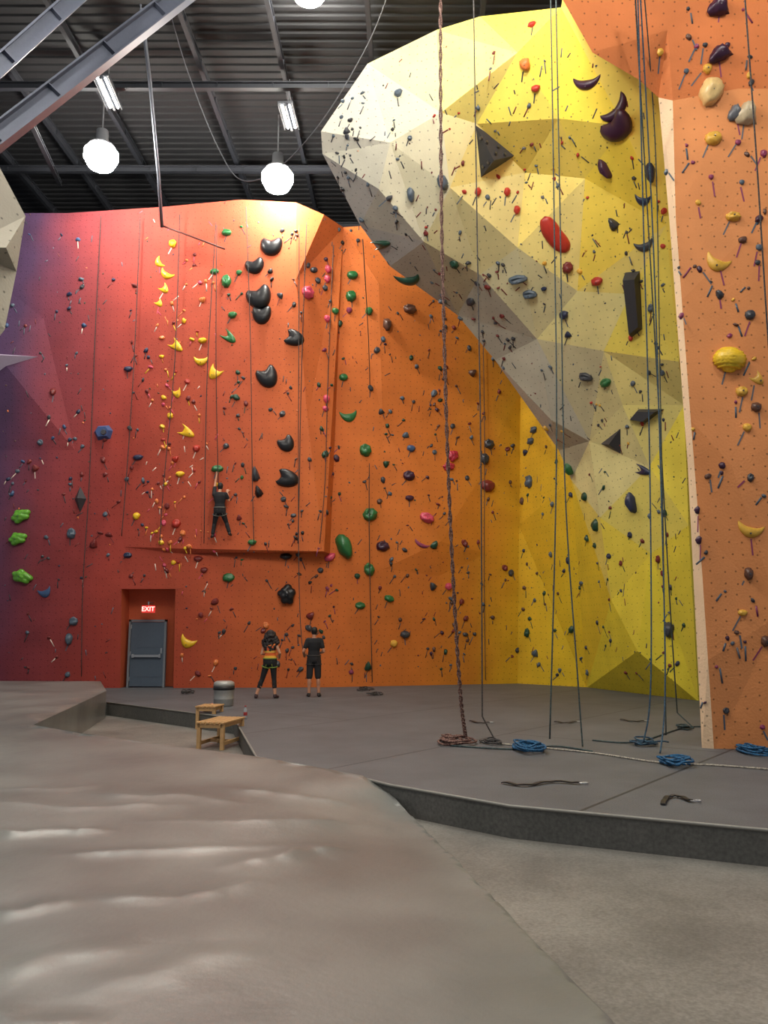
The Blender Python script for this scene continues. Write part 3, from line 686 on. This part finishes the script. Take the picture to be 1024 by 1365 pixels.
# volumes
def volume(name,pix,apex,hgt,m,label,top=None,studs=(),sr=.09):
    L=[];nn=Vector()
    for p in pix:
        h_=hit(*p); 
        L.append(h_[0]); nn+=h_[1]
    nn.normalize(); c=sum(L,Vector())/len(L)
    off=max((p-c).dot(nn) for p in L)*.5
    bm=bmesh.new(); vs=[bm.verts.new(p-nn*.05) for p in L]
    if top:
        vt=[bm.verts.new(c+(p-c-nn*(p-c).dot(nn))*top+nn*(hgt+off)) for p in L]
        for i in range(len(vs)): bm.faces.new([vs[i],vs[(i+1)%len(vs)],vt[(i+1)%len(vs)],vt[i]])
        bm.faces.new(vt)
    else:
        va=bm.verts.new(hit(*apex)[0]+nn*(hgt+off))
        for i in range(len(vs)): bm.faces.new([vs[i],vs[(i+1)%len(vs)],va])
    bm.faces.new(vs[::-1]); bmesh.ops.recalc_face_normals(bm,faces=bm.faces[:])
    bmesh.ops.translate(bm,verts=bm.verts[:],vec=-c)
    bt=BVHTree.FromBMesh(bm)
    me=bm_mesh(bm,name,m); o=link(name,me); o.location=c; o['label']=label; o['category']='climbing volume'
    for sx,sy in studs:
        d=ray(sx,sy).normalized(); l_,n_2,i_,t_=bt.ray_cast(CO-c,d)
        if l_ is None: continue
        b_=link('bolt',PB); child(b_,o,Matrix.Translation(l_+n_2*.02)@frame(n_2,0)@Matrix.Diagonal((sr,sr,.1,1)))
    return o
M_VOL=mat('volume_black_paint',(52,52,57),.6)
volume('climbing_volume',[(632,163),(688,208),(640,240)],(654,203),.35,M_VOL,'large black triangular pyramid volume on the overhang',studs=[(648,190),(660,205),(652,216),(672,206),(642,184),(645,222),(663,196)])
volume('climbing_volume',[(833,362),(853,360),(857,440),(842,452)],(846,405),.2,M_VOL,'tall black rectangular volume on the overhang',top=.8)
volume('climbing_volume',[(838,560),(851,545),(887,545),(862,564)],(858,553),.2,M_VOL,'black wedge volume on the yellow overhang',top=.7)
volume('climbing_volume',[(797,592),(829,567),(829,608)],(820,590),.2,M_VOL,'black triangular volume low on the overhang')
volume('climbing_volume',[(107,645),(117,665),(107,687),(98,665)],(107,665),.25,M_VOL,'black diamond-shaped volume on the red wall')
volume('climbing_volume',[(124,576),(130,567),(146,566),(152,574),(148,586),(130,588)],(138,576),.16,mat('volume_blue_paint',(58,78,124),.5),'blue faceted hexagonal volume with dark centre on the red wall',top=.6,studs=[(138,576)],sr=.2)
volume('climbing_volume',[(-14,470),(58,475),(-14,506)],(2,478),.3,mat('volume_lilac_paint',(170,160,182),.6),'pale lilac wedge volume on the violet wall')

# ---------------------------------------------------------------- ropes
def rmat(name,c1,c2):
    m,n,l,b=newmat(name); b.inputs['Roughness'].default_value=.8
    g=n.new('ShaderNodeNewGeometry'); nz=n.new('ShaderNodeTexNoise'); nz.inputs['Scale'].default_value=45; l.new(g.outputs['Position'],nz.inputs['Vector'])
    cr=n.new('ShaderNodeValToRGB'); cr.color_ramp.interpolation='CONSTANT'; e=cr.color_ramp.elements; e[0].color=lin(c1); e[1].position=.52; e[1].color=lin(c2); l.new(nz.outputs['Fac'],cr.inputs[0]); l.new(cr.outputs[0],b.inputs['Base Color']); return m
MR={'blue':rmat('rope_blue',(30,92,134),(20,60,92)),'teal':rmat('rope_teal',(38,52,54),(58,78,80)),'tblue':rmat('rope_dark_blue',(34,58,78),(50,84,104)),'maroon':rmat('rope_maroon',(74,44,40),(130,100,88)),'dark':rmat('rope_dark',(44,42,44),(70,66,64)),'white':rmat('rope_pale',(168,160,146),(120,116,110))}
def coil(px,py,w,h,n,seed):
    c=Pz(px,py,0); s=c.y/ray(px,py).y; rx=w*s/2; ry=min(1.1,max(.3,(Pz(px,py-h/2,0).y-Pz(px,py+h/2,0).y)/2))
    rr=random.Random(seed); pts=[]
    ox=oy=0;k=.6
    for lp_ in range(n):
        ox2=rr.uniform(-.5,.5); oy2=rr.uniform(-.4,.4); k2=rr.uniform(.25,.7); sq=rr.uniform(.5,1.1); ph=rr.uniform(-.8,.8)
        for i in range(14):
            t=i/14; a=2*math.pi*t; kk=k*(1-t)+k2*t; X=ox*(1-t)+ox2*t; Y_=oy*(1-t)+oy2*t
            pts.append(Vector((c.x+rx*(X+math.cos(a)*kk),c.y+ry*(Y_+math.sin(a+ph*math.sin(a))*kk*sq),.018+.10*(lp_/n)*max(0,1-abs(X)-abs(Y_)*.5)+.05*abs(noise.noise(Vector((lp_*2+t*3,seed,5)))))))
        ox,oy,k=ox2,oy2,k2
    return pts
def rope(pix,Ys,r,m,label,pile=None,strand=None):
    pts=cat([P(a[0],a[1],Y) for a,Y in zip(pix,Ys)],8)
    if pile:
        cp=coil(*pile); pts=pts+cat([pts[-1],(pts[-1]+cp[0])/2*1,cp[0]],3)[1:]+cp
    for p in pts:
        if p.z<.015: p.z=.015
    o=tube('climbing_rope',pts,r,m,5); o['label']=label; o['category']='climbing rope'; return o
base=cat([P(587,-20,12.2),P(589,300,12.3),P(598,640,12.4),P(612,900,12.45),P(621,984,12.5)],60)
Vt=[];Ft=[]
for s_ in(0,1):
    pp=[p+Vector((math.cos(i*.7+s_*math.pi),math.sin(i*.7+s_*math.pi),0))*.018 for i,p in enumerate(base)]
    if s_==0: pp+= coil(606,991,52,13,7,3)
    V,Fx=tubepts(pp,.016,5); o_=len(Vt); Vt+=V; Ft+=[[i+o_ for i in f] for f in Fx]
o=link('climbing_rope',mesh_from('climbing_rope',Vt,Ft,MR['maroon'],True)); o['label']='thick maroon and white twisted rope hanging to a floor coil'; o['category']='climbing rope'
rope([(631,-20),(636,300),(641,600),(643,955)],[13.5,13.6,13.2,12.6],.012,MR['dark'],'thin dark rope hanging to a small dark floor coil',(650,991,38,9,4,5))
rope([(734,-20),(739,300),(742,600),(733,985)],[13.2,13.2,12.6,11.8],.012,MR['teal'],'teal rope hanging from overhang to the floor',None)
rope([(741,-20),(747,300),(753,640),(770,900),(777,998)],[13.2,13.3,12.8,12.2,12],.012,MR['teal'],'teal rope hanging in front of the yellow wall')
rope([(850,-20),(858,300),(866,600),(868,900),(858,990)],[10.8,12.0,12.6,12.2,12.1],.012,MR['tblue'],'blue rope hanging beside the pale orange tower',(862,993,50,9,5,7))
rope([(853,-20),(870,300),(880,600),(887,900),(880,1008)],[10.8,12.0,12.4,12,11.4],.012,MR['tblue'],'dark blue rope hanging down beside the tower')
rope([(846,-20),(862,260),(876,500),(893,800),(903,950)],[10.8,12.4,13.2,14,14.6],.012,MR['teal'],'thin teal rope hanging over the yellow wall',(915,972,34,8,4,9))
rope([(858,-20),(874,200),(880,500),(884,700),(888,980)],[10.8,12.2,12.8,12.8,12.6],.010,MR['teal'],'thin grey-green rope beside the tower')
rope([(992,-20),(1008,200),(1022,420),(1040,700),(1046,1022)],[9.6,9.8,10,10.2,10.4],.011,MR['dark'],'dark rope hanging in front of the orange tower')
for a_ in [(702,1001,56,17,9,6),(903,1021,58,14,8,8),(1005,1004,56,19,9,12)]:
    o=tube('climbing_rope',coil(*a_),.014,MR['blue'],5); o['label']='messy pile of bright blue rope on the grey floor'; o['category']='climbing rope'
for pp,mm,lb in [([(640,990),(700,996),(790,1005),(880,1018),(960,1022),(1060,1030)],'white','pale rope strand lying loose across the grey floor'),
                 ([(790,988),(850,990),(920,970),(990,975)],'teal','teal rope strand lying on the floor'),
                 ([(600,995),(640,998),(690,1000),(740,996),(790,1003)],'teal','dark teal rope strand lying between coils')]:
    o=tube('climbing_rope',[Vector((p.x,p.y,.014)) for p in cat([Pz(*p) for p in pp],8)],.012,MR[mm],5); o['label']=lb; o['category']='climbing rope'
def wallrope(pix,off,r,m,label):
    pts=[]
    for a in pix:
        h_=hit(*a); pts.append(h_[0]+h_[1]*off)
    o=tube('climbing_rope',cat(pts,4),r,m,5); o['label']=label; o['category']='climbing rope'; return o
for pix in [[(138,292),(130,450),(122,650),(114,780),(112,900)],[(190,292),(182,480),(172,640),(165,715)],[(242,290),(236,480),(222,640),(216,725)],[(330,280),(336,450),(338,640),(340,725)],[(440,330),(434,500),(430,640),(427,725)],[(408,300),(403,500),(400,650),(398,725)],[(489,312),(491,500),(490,700),(494,908)],[(641,462),(643,600),(642,760),(644,905)],[(290,300),(284,400),(278,520),(274,725)]]:
    wallrope(pix,.2,.013,MR['dark'],'thin dark top-rope hanging close to the painted wall')
def strap(pix,label):
    pts=[Vector((p.x,p.y,.02)) for p in cat([Pz(*p) for p in pix],6)]
    V=[];Fx=[]
    for i,p in enumerate(pts):
        t=(pts[min(i+1,len(pts)-1)]-pts[max(i-1,0)]).normalized(); s=Vector((-t.y,t.x,0))*.024
        z=.012*abs(math.sin(i*.8)); V+=[p+s+Vector((0,0,z)),p-s+Vector((0,0,z)),p-s+Vector((0,0,z-.012)),p+s+Vector((0,0,z-.012))]
    for i in range(len(pts)-1):
        for k in range(4): Fx.append([4*i+k,4*i+(k+1)%4,4*i+4+(k+1)%4,4*i+4+k])
    Fx+=[[0,1,2,3],[len(V)-4,len(V)-3,len(V)-2,len(V)-1]]
    o=link('webbing_strap',mesh_from('webbing_strap',V,Fx,M_BLK)); o['label']=label; o['category']='strap'
    e=pts[-1]
    r_=[Vector((e.x+math.cos(a)*.05+.05,e.y+math.sin(a)*.03,.018)) for a in [k*math.pi/6 for k in range(13)]]
    Vc,Fc_=tubepts(r_,.007,5); c=link('carabiner',mesh_from('carabiner',Vc,Fc_,M_STEEL,True)); child(c,o)
strap([(670,1045),(700,1049),(735,1044),(772,1046)],'black webbing anchor strap lying on the grey floor')
strap([(884,1074),(890,1065),(905,1064),(921,1070)],'short curled black webbing strap on the grey floor')
strap([(627,962),(640,965),(652,964)],'short black sling lying near the rope coil')
strap([(740,963),(755,965),(768,963)],'short black sling on the grey floor')
strap([(828,960),(845,963),(858,962)],'short dark sling near the yellow wall')
for p in [(500,927),(485,921),(250,925)]:
    o=tube('climbing_rope',coil(p[0],p[1],26,6,4,p[0]),.014,MR['dark'],5); o['label']='small coil of dark rope at the wall base'; o['category']='climbing rope'

# ---------------------------------------------------------------- benches
M_WOOD=mat('varnished_pine',(184,146,100),.5,0,.2,14,.25)
def bench(px,py,z,rz,L=.74,Wd=.42,label=''):
    p=Pz(px,py,z); e=bpy.data.objects.new('wooden_bench',None); COL.objects.link(e)
    e.matrix_world=Matrix.Translation(p)@Matrix.Rotation(rz,4,'Z'); e['label']=label; e['category']='bench'
    def part(name,boxes):
        bm=bmesh.new()
        for c,s in boxes: bm_box(bm,c,s)
        bmesh.ops.bevel(bm,geom=bm.edges[:],offset=.004,segments=1,affect='EDGES')
        child(link(name,bm_mesh(bm,name,M_WOOD)),e)
    n=6; w=L/n
    # slats run along the depth of the stool
    part('seat',[((-L/2+w*(i+.5),0,.44),(w*.74,Wd,.03)) for i in range(n)])
    part('apron',[((0,-Wd/2+.04,.39),(L-.08,.025,.07)),((0,Wd/2-.04,.39),(L-.08,.025,.07)),((-L/2+.06,0,.39),(.025,Wd-.1,.07)),((L/2-.06,0,.39),(.025,Wd-.1,.07))])
    for sx in(-1,1):
        for sy in(-1,1): part('leg',[((sx*(L/2-.05),sy*(Wd/2-.06),.2125),(.065,.065,.425))])
    part('stretcher',[((-L/2+.05,0,.10),(.03,Wd-.18,.06)),((L/2-.05,0,.10),(.03,Wd-.18,.06)),((0,0,.10),(L-.12,.03,.05))])
bench(294,995,-.3,-.22,.52,.95,'slatted pine bench standing in the sunken floor')
bench(279,970,-.3,-.12,.44,.6,'slatted pine bench behind another bench')
p=Pz(298,941,0); e=bpy.data.objects.new('metal_barrel',None); COL.objects.link(e); e.location=p; e['label']='grey metal chalk barrel with dark band by the benches'; e['category']='barrel'
child(link('barrel_body',lathe('barrel_body',[(.001,0),(.2,0),(.215,.03),(.22,.15),(.225,.16),(.22,.17),(.225,.33),(.23,.34),(.225,.36)],mat('galvanised_drum',(148,148,146),.4,.3))),e)
child(link('barrel_band',lathe('barrel_band',[(.225,.355),(.238,.36),(.238,.44),(.225,.445)],mat('black_band',(34,34,36),.5))),e)
child(link('lid',lathe('lid',[(.225,.44),(.235,.45),(.225,.52),(.17,.55),(.001,.56)],mat('drum_lid',(160,160,156),.4,.3))),e)
p=Pz(327,958,0); e=bpy.data.objects.new('water_bottle',None); COL.objects.link(e); e.location=p; e['label']='small clear water bottle with red label on the floor edge'; e['category']='bottle'
child(link('bottle_body',lathe('bottle_body',[(.001,0),(.034,0),(.036,.02),(.036,.15),(.03,.18),(.014,.21),(.014,.225)],mat('bottle_plastic',(150,154,158),.2))),e)
child(link('bottle_label',lathe('bottle_label',[(.0365,.06),(.038,.065),(.038,.12),(.0365,.125)],mat('bottle_red',(150,40,40),.5))),e)
child(link('cap',lathe('cap',[(.016,.22),(.018,.222),(.018,.245),(.001,.247)],mat('bottle_red',(150,40,40),.5))),e)

# ---------------------------------------------------------------- people
def cap(bm,p0,p1,r0,r1):
    p0=Vector(p0);p1=Vector(p1); d=p1-p0; L=d.length
    for p,r in((p0,r0),(p1,r1)):
        q_=bmesh.ops.create_icosphere(bm,subdivisions=2,radius=r); bmesh.ops.translate(bm,verts=q_['verts'],vec=p)
    if L>1e-4:
        q_=bmesh.ops.create_cone(bm,cap_ends=True,segments=16,radius1=r0,radius2=r1,depth=L)
        M=Matrix.Translation((p0+p1)/2)@d.to_track_quat('Z','Y').to_matrix().to_4x4(); bmesh.ops.transform(bm,matrix=M,verts=q_['verts'])
def ell(bm,c,r,rot=None):
    q_=bmesh.ops.create_icosphere(bm,subdivisions=3,radius=1)
    bmesh.ops.transform(bm,matrix=Matrix.Translation(c)@(rot.to_4x4() if rot else Matrix.Identity(4))@Matrix.Diagonal((r[0],r[1],r[2],1)),verts=q_['verts'])
def loft(bm,rings,rot,segs=20):
    L=[]
    for c,rx,ry in rings:
        L.append([bm.verts.new(Vector(c)+rot@Vector((math.cos(2*math.pi*k/segs)*rx,math.sin(2*math.pi*k/segs)*ry,0))) for k in range(segs)])
    for a,b_ in zip(L[:-1],L[1:]):
        for k in range(segs): bm.faces.new([a[k],a[(k+1)%segs],b_[(k+1)%segs],b_[k]])
    bm.faces.new(L[0][::-1]); bm.faces.new(L[-1])
def remesh(bm,name,m,vox=.009,sm=2):
    bmesh.ops.recalc_face_normals(bm,faces=bm.faces[:])
    me=bm_mesh(bm,name+'_tmp'); o=bpy.data.objects.new('tmp',me); COL.objects.link(o)
    md=o.modifiers.new('r','REMESH'); md.mode='VOXEL'; md.voxel_size=vox; md.use_smooth_shade=True
    s=o.modifiers.new('s','SMOOTH'); s.iterations=sm; s.factor=.5
    dg=bpy.context.evaluated_depsgraph_get(); dg.update(); m2=bpy.data.meshes.new_from_object(o.evaluated_get(dg)); m2.name=name
    bpy.data.objects.remove(o,do_unlink=True); m2.materials.clear(); m2.materials.append(m)
    for p in m2.polygons: p.use_smooth=True
    return m2
def lerp(a,b_,t): return Vector(a)*(1-t)+Vector(b_)*t
def hand(bm,w,d,nrm):
    d=Vector(d).normalized(); nrm=Vector(nrm); nrm=(nrm-d*nrm.dot(d)).normalized(); s=d.cross(nrm)
    for i,(off,ln) in enumerate([(-.03,.068),(-.01,.078),(.011,.072),(.03,.056)]):
        k=w+d*.085+s*off; cap(bm,w+s*off*.55,k,.017,.012)
        m1=k+(d*.8+nrm*.5).normalized()*ln*.5; m2=m1+(d*.35+nrm*.9).normalized()*ln*.5
        cap(bm,k,m1,.0095,.0088); cap(bm,m1,m2,.0088,.0075)
    t0=w+d*.025-s*.025; t1=t0-s*.03+d*.03+nrm*.012; t2=t1+d*.035+nrm*.012-s*.008
    cap(bm,t0,t1,.014,.011); cap(bm,t1,t2,.011,.009)
def tors(J,inf=0,lo=-.08,hi=1.03,fem=0):
    a=J['pel'];b_=J['nk']; up=(b_-a).normalized(); side=(J['sr']-J['sl']).normalized(); fw=up.cross(side).normalized(); side=fw.cross(up)
    rot=Matrix((side,fw,up)).transposed()
    pr=[(-.12,.11,.085),(-.04,.158,.108),(.06,.166,.112),(.22,.15,.104),(.42,.132-.012*fem,.094),(.62,.158-.012*fem,.11),(.8,.176-.018*fem,.112),(.93,.15-.015*fem,.092),(1.0,.085,.07),(1.05,.055,.056)]
    out=[]
    for t,rx,ry in pr:
        if lo<=t<=hi: out.append((lerp(a,b_,t),rx+inf,ry+inf))
    return out,rot
def person(J,label,M,skin,top,bottom,hairc,hairstyle,shortlen,sleeve,shoec,fem=0,harness=None,extra=None):
    ms=mat('skin_'+hairstyle+str(fem),skin,.55); 
    bm=bmesh.new()
    r,rot=tors(J,0,fem=fem); loft(bm,r,rot)
    cap(bm,J['sl'],J['sr'],.055,.055)
    h=J['hd']; fw=J['face'].normalized(); cap(bm,J['nk'],h-Vector((0,0,.05)),.055,.05)
    up=J['hup'].normalized(); sd=fw.cross(up).normalized(); hr=Matrix((sd,fw,up)).transposed()
    ell(bm,h,(.074,.092,.108),hr); ell(bm,h+hr@Vector((0,.028,-.06)),(.052,.058,.055),hr)
    ell(bm,h+hr@Vector((0,.098,-.02)),(.012,.018,.024),hr); ell(bm,h+hr@Vector((0,.085,-.06)),(.024,.012,.007),hr); ell(bm,h+hr@Vector((0,.086,.02)),(.05,.014,.01),hr)
    for s in(-1,1): ell(bm,h+hr@Vector((s*.078,-.005,-.01)),(.01,.02,.032),hr)
    for s in 'lr':
        cap(bm,J['s'+s],J['e'+s],.05-.006*fem,.036-.004*fem); cap(bm,J['e'+s],J['w'+s],.037-.004*fem,.026); ell(bm,lerp(J['e'+s],J['w'+s],.3),(.041-.004*fem,)*3)
        hand(bm,J['w'+s],J['hd'+s],J['hn'+s])
        cap(bm,J['h'+s],J['k'+s],.088,.056); cap(bm,J['k'+s],J['a'+s],.054,.037); ell(bm,lerp(J['k'+s],J['a'+s],.3)-fw*.018,(.054,.054,.1))
        cap(bm,J['a'+s],J['t'+s]*.35+J['a'+s]*.65-Vector((0,0,.02)),.038,.034); cap(bm,J['a'+s]-Vector((0,0,.035)),J['t'+s],.036,.028)
    o=link('person',remesh(bm,'person',ms)); o.matrix_world=M; o['label']=label; o['category']='person'
    def part(name,bm,m,vox=.011,sm=2): 
        c=link(name,remesh(bm,name,m,vox,sm)); child(c,o); return c
    bm=bmesh.new(); r,rot=tors(J,.014,lo=.05,hi=1.01,fem=fem); loft(bm,r,rot)
    if sleeve>0:
        cap(bm,J['sl'],J['sr'],.066,.066)
        for s in 'lr': cap(bm,J['s'+s],lerp(J['s'+s],J['e'+s],sleeve),.064,.058)
    else:
        for s in 'lr':
            q_=lerp(J['s'+s],J['nk'],.35); cap(bm,q_+Vector((0,0,.0)),q_-Vector((0,0,.08)),.055,.06)
    part('shirt',bm,top)
    bm=bmesh.new(); r,rot=tors(J,.018,lo=-.13,hi=.25,fem=fem); loft(bm,r,rot)
    for s in 'lr':
        if shortlen<=1: cap(bm,J['h'+s],lerp(J['h'+s],J['k'+s],shortlen),.1,.082 if shortlen<1 and not fem else .066)
        else: cap(bm,J['h'+s],J['k'+s],.095,.062); cap(bm,J['k'+s],lerp(J['k'+s],J['a'+s],shortlen-1),.062,.058); ell(bm,lerp(J['k'+s],J['a'+s],.28)-fw*.016,(.059,.06,.1))
    part('trousers' if shortlen>1 else 'shorts',bm,bottom)
    bm=bmesh.new()
    if hairstyle=='long':
        ell(bm,h+hr@Vector((0,-.025,.03)),(.11,.105,.115),hr)
        rr=random.Random(3)
        for i in range(110):
            a=rr.uniform(math.pi*.9,math.pi*2.1); z=rr.uniform(-.34,.06); k=.095+.12*max(0,1-abs(z+.17)/.2)
            q_=h+hr@Vector((math.cos(a)*k,math.sin(a)*(.085+.03*rr.random())-.03,0))+Vector((0,0,z)); ell(bm,q_,(rr.uniform(.024,.045),)*3)
    else:
        ell(bm,h+hr@Vector((0,-.014,.024)),(.083,.092,.1),hr); ell(bm,h+hr@Vector((0,-.04,-.03)),(.07,.06,.06),hr)
    part('hair',bm,mat('hair_dark_'+hairstyle,hairc,.6,bump=.6,bscale=60),.01,1)
    for s in 'lr':
        bm=bmesh.new(); cap(bm,J['a'+s]-Vector((0,0,.03)),J['t'+s]+Vector((0,0,.002)),.048,.036); cap(bm,J['a'+s],J['a'+s]-Vector((0,0,.035))-fw*.015,.044,.042)
        part('shoe',bm,mat('shoe_'+str(shoec[0]),shoec,.6),.011)
    for s in(-1,1):
        bm=bmesh.new(); bmesh.ops.create_icosphere(bm,subdivisions=2,radius=.011); c=link('eye',bm_mesh(bm,'eye',mat('eye_dark',(30,24,20),.2),True)); child(c,o,Matrix.Translation(h+hr@Vector((s*.03,.081,.004))))
    if harness:
        bm=bmesh.new(); a=J['pel'];b_=J['nk']; r,rot=tors(J,0,fem=fem)
        def ring(c,rx,ry,rot,rad=.017,tilt=0):
            pp=[c+rot@Vector((math.cos(2*math.pi*k/24)*rx,math.sin(2*math.pi*k/24)*ry,0)) for k in range(25)]
            V,Fx=tubepts(pp,rad,6); vs=[bm.verts.new(v) for v in V]
            for f in Fx: bm.faces.new([vs[i] for i in f])
        ring(lerp(a,b_,.2),.172,.126,rot)
        for s in 'lr': 
            d=(J['k'+s]-J['h'+s]).normalized(); ring(lerp(J['h'+s],J['k'+s],.22),.102,.1,d.to_track_quat('Z','Y').to_matrix(),.014)
            V,Fx=tubepts([lerp(a,b_,.2)-fw*.12+(J['h'+s]-a)*.6,lerp(J['h'+s],J['k'+s],.22)-fw*.1],.01,5); vs=[bm.verts.new(v) for v in V]
            for f in Fx: bm.faces.new([vs[i] for i in f])
        c=link('harness',bm_mesh(bm,'harness',harness,True)); child(c,o)
    return o
def stand(h=1.78,w=1.0):
    k=h/1.78; v=lambda x,y,z: Vector((x*w*k,y*k,z*k))
    return dict(pel=v(0,0,.93),nk=v(0,-.01,1.49),sl=v(-.165,-.01,1.43),sr=v(.165,-.01,1.43),hd=v(0,.015,1.665),face=Vector((0,1,.15)),hup=Vector((0,-.15,1)),
      hl=v(-.09,0,.91),hr=v(.09,0,.91),kl=v(-.11,.01,.5),kr=v(.11,.02,.5),al=v(-.12,-.02,.085),ar=v(.13,-.01,.085),tl=v(-.15,.14,.03),tr=v(.17,.15,.03))
black=mat('cloth_black',(26,26,30),.85); black2=mat('cloth_black_shorts',(32,31,34),.85)
J=stand(1.78)
J.update(el=Vector((-.27,-.05,1.15)),wl=Vector((-.25,.16,1.02)),hdl=Vector((.2,.9,.2)),hnl=Vector((.8,0,.3)),er=Vector((.25,-.06,1.15)),wr=Vector((.16,.16,1.1)),hdr=Vector((-.3,.9,.3)),hnr=Vector((-.8,0,.3)))
J['face']=Vector((-.1,1,.45)); J['hup']=Vector((0,-.45,1))
p=Pz(418,929,0)
person(J,'person in black t-shirt and black shorts standing and belaying',Matrix.Translation(p)@Matrix.Rotation(.12,4,'Z'),(176,124,98),black,black2,(24,20,18),'short',.98,.62,(40,34,34),harness=mat('harness_black',(44,40,40),.7))
J=stand(1.68,.95)
J.update(el=Vector((-.21,-.04,1.1)),wl=Vector((-.16,.17,1.08)),hdl=Vector((.3,.8,.4)),hnl=Vector((.8,0,.3)),er=Vector((.26,-.04,1.12)),wr=Vector((.2,.16,1.0)),hdr=Vector((-.3,.9,.3)),hnr=Vector((-.8,0,.3)),
   al=Vector((-.33,-.03,.085)),tl=Vector((-.39,.11,.03)),kl=Vector((-.2,.03,.47)),kr=Vector((.1,.05,.47)),ar=Vector((.14,.02,.085)),tr=Vector((.17,.17,.03)))
J['face']=Vector((-.1,1,.4)); J['hup']=Vector((0,-.4,1))
m,n,l,b=newmat('tank_top_stripes'); g=n.new('ShaderNodeTexCoord'); s=n.new('ShaderNodeSeparateXYZ'); l.new(g.outputs['Object'],s.inputs[0]); mr=n.new('ShaderNodeMapRange'); l.new(s.outputs['Z'],mr.inputs['Value']); mr.inputs['From Min'].default_value=.9; mr.inputs['From Max'].default_value=1.4
cr=n.new('ShaderNodeValToRGB'); cr.color_ramp.interpolation='CONSTANT'; l.new(mr.outputs[0],cr.inputs[0]); e=cr.color_ramp.elements; e[0].color=lin((60,120,90)); e[1].position=.12; e[1].color=lin((225,170,60))
for t,c in((.3,(214,96,44)),(.45,(232,180,80)),(.55,(206,84,44)),(.75,(224,120,50)),(.9,(40,36,36))): q_=e.new(t); q_.color=lin(c)
l.new(cr.outputs[0],b.inputs['Base Color']); b.inputs['Roughness'].default_value=.85
p=Pz(359,931,0)
person(J,'person with long curly dark hair and orange tank top, belaying',Matrix.Translation(p)@Matrix.Rotation(-.15,4,'Z'),(190,138,110),m,black,(30,20,18),'long',1.5,0,(60,40,44),fem=1,harness=mat('harness_green',(110,130,50),.7))
hc=hit(293,682)[0]; yb=hc.y-.36
def W(px,py,dy=0): 
    q_=P(px,py,yb+dy); return q_-P(293,682,yb)
J=dict(pel=W(293,682),nk=W(293,656,-.02),sl=W(285.5,659,-.02),sr=W(301,659,-.02),hd=W(294,648.5,.03),face=Vector((0,1,.35)),hup=Vector((0,-.3,1)),
  hl=W(289,683),hr=W(297,683),kl=W(286,698,.14),kr=W(302,697,.14),al=W(283.5,713,.10),ar=W(306,710,.1),tl=W(282,716,.24),tr=W(308,713,.24),
  el=W(287,645,.12),wl=W(289,632,.22),hdl=Vector((0,.3,1)),hnl=Vector((0,1,-.2)),er=W(305,667,.04),wr=W(303,656,.22),hdr=Vector((0,.5,1)),hnr=Vector((0,1,-.2)))
person(J,'climber in black shirt and trousers reaching up the red wall',Matrix.Translation(P(293,682,yb)),(178,126,98),black,black,(22,20,20),'short2',1.85,.6,(40,40,44),harness=mat('harness_grey',(96,96,90),.7))
o=tube('climbing_rope',cat([P(293,684,yb+.15),P(291,640,yb+.05),P(288,480,22.7),P(289,300,22.6)]),.012,MR['dark'],5); o['label']='dark top-rope running up from the climber'; o['category']='climbing rope'
o=tube('climbing_rope',cat([P(411,876,22.0),P(402,850,22.2),P(398,700,22.6),P(399,300,22.7)]),.012,MR['dark'],5); o['label']="dark belay rope rising from the harness"; o['category']='climbing rope'

# ---------------------------------------------------------------- world
w=bpy.data.worlds.new('world'); scene.world=w; w.use_nodes=True; bg=w.node_tree.nodes['Background']; bg.inputs[0].default_value=(.86,.9,1,1); bg.inputs[1].default_value=.28
print('holds',NH,'cand',len(cand))
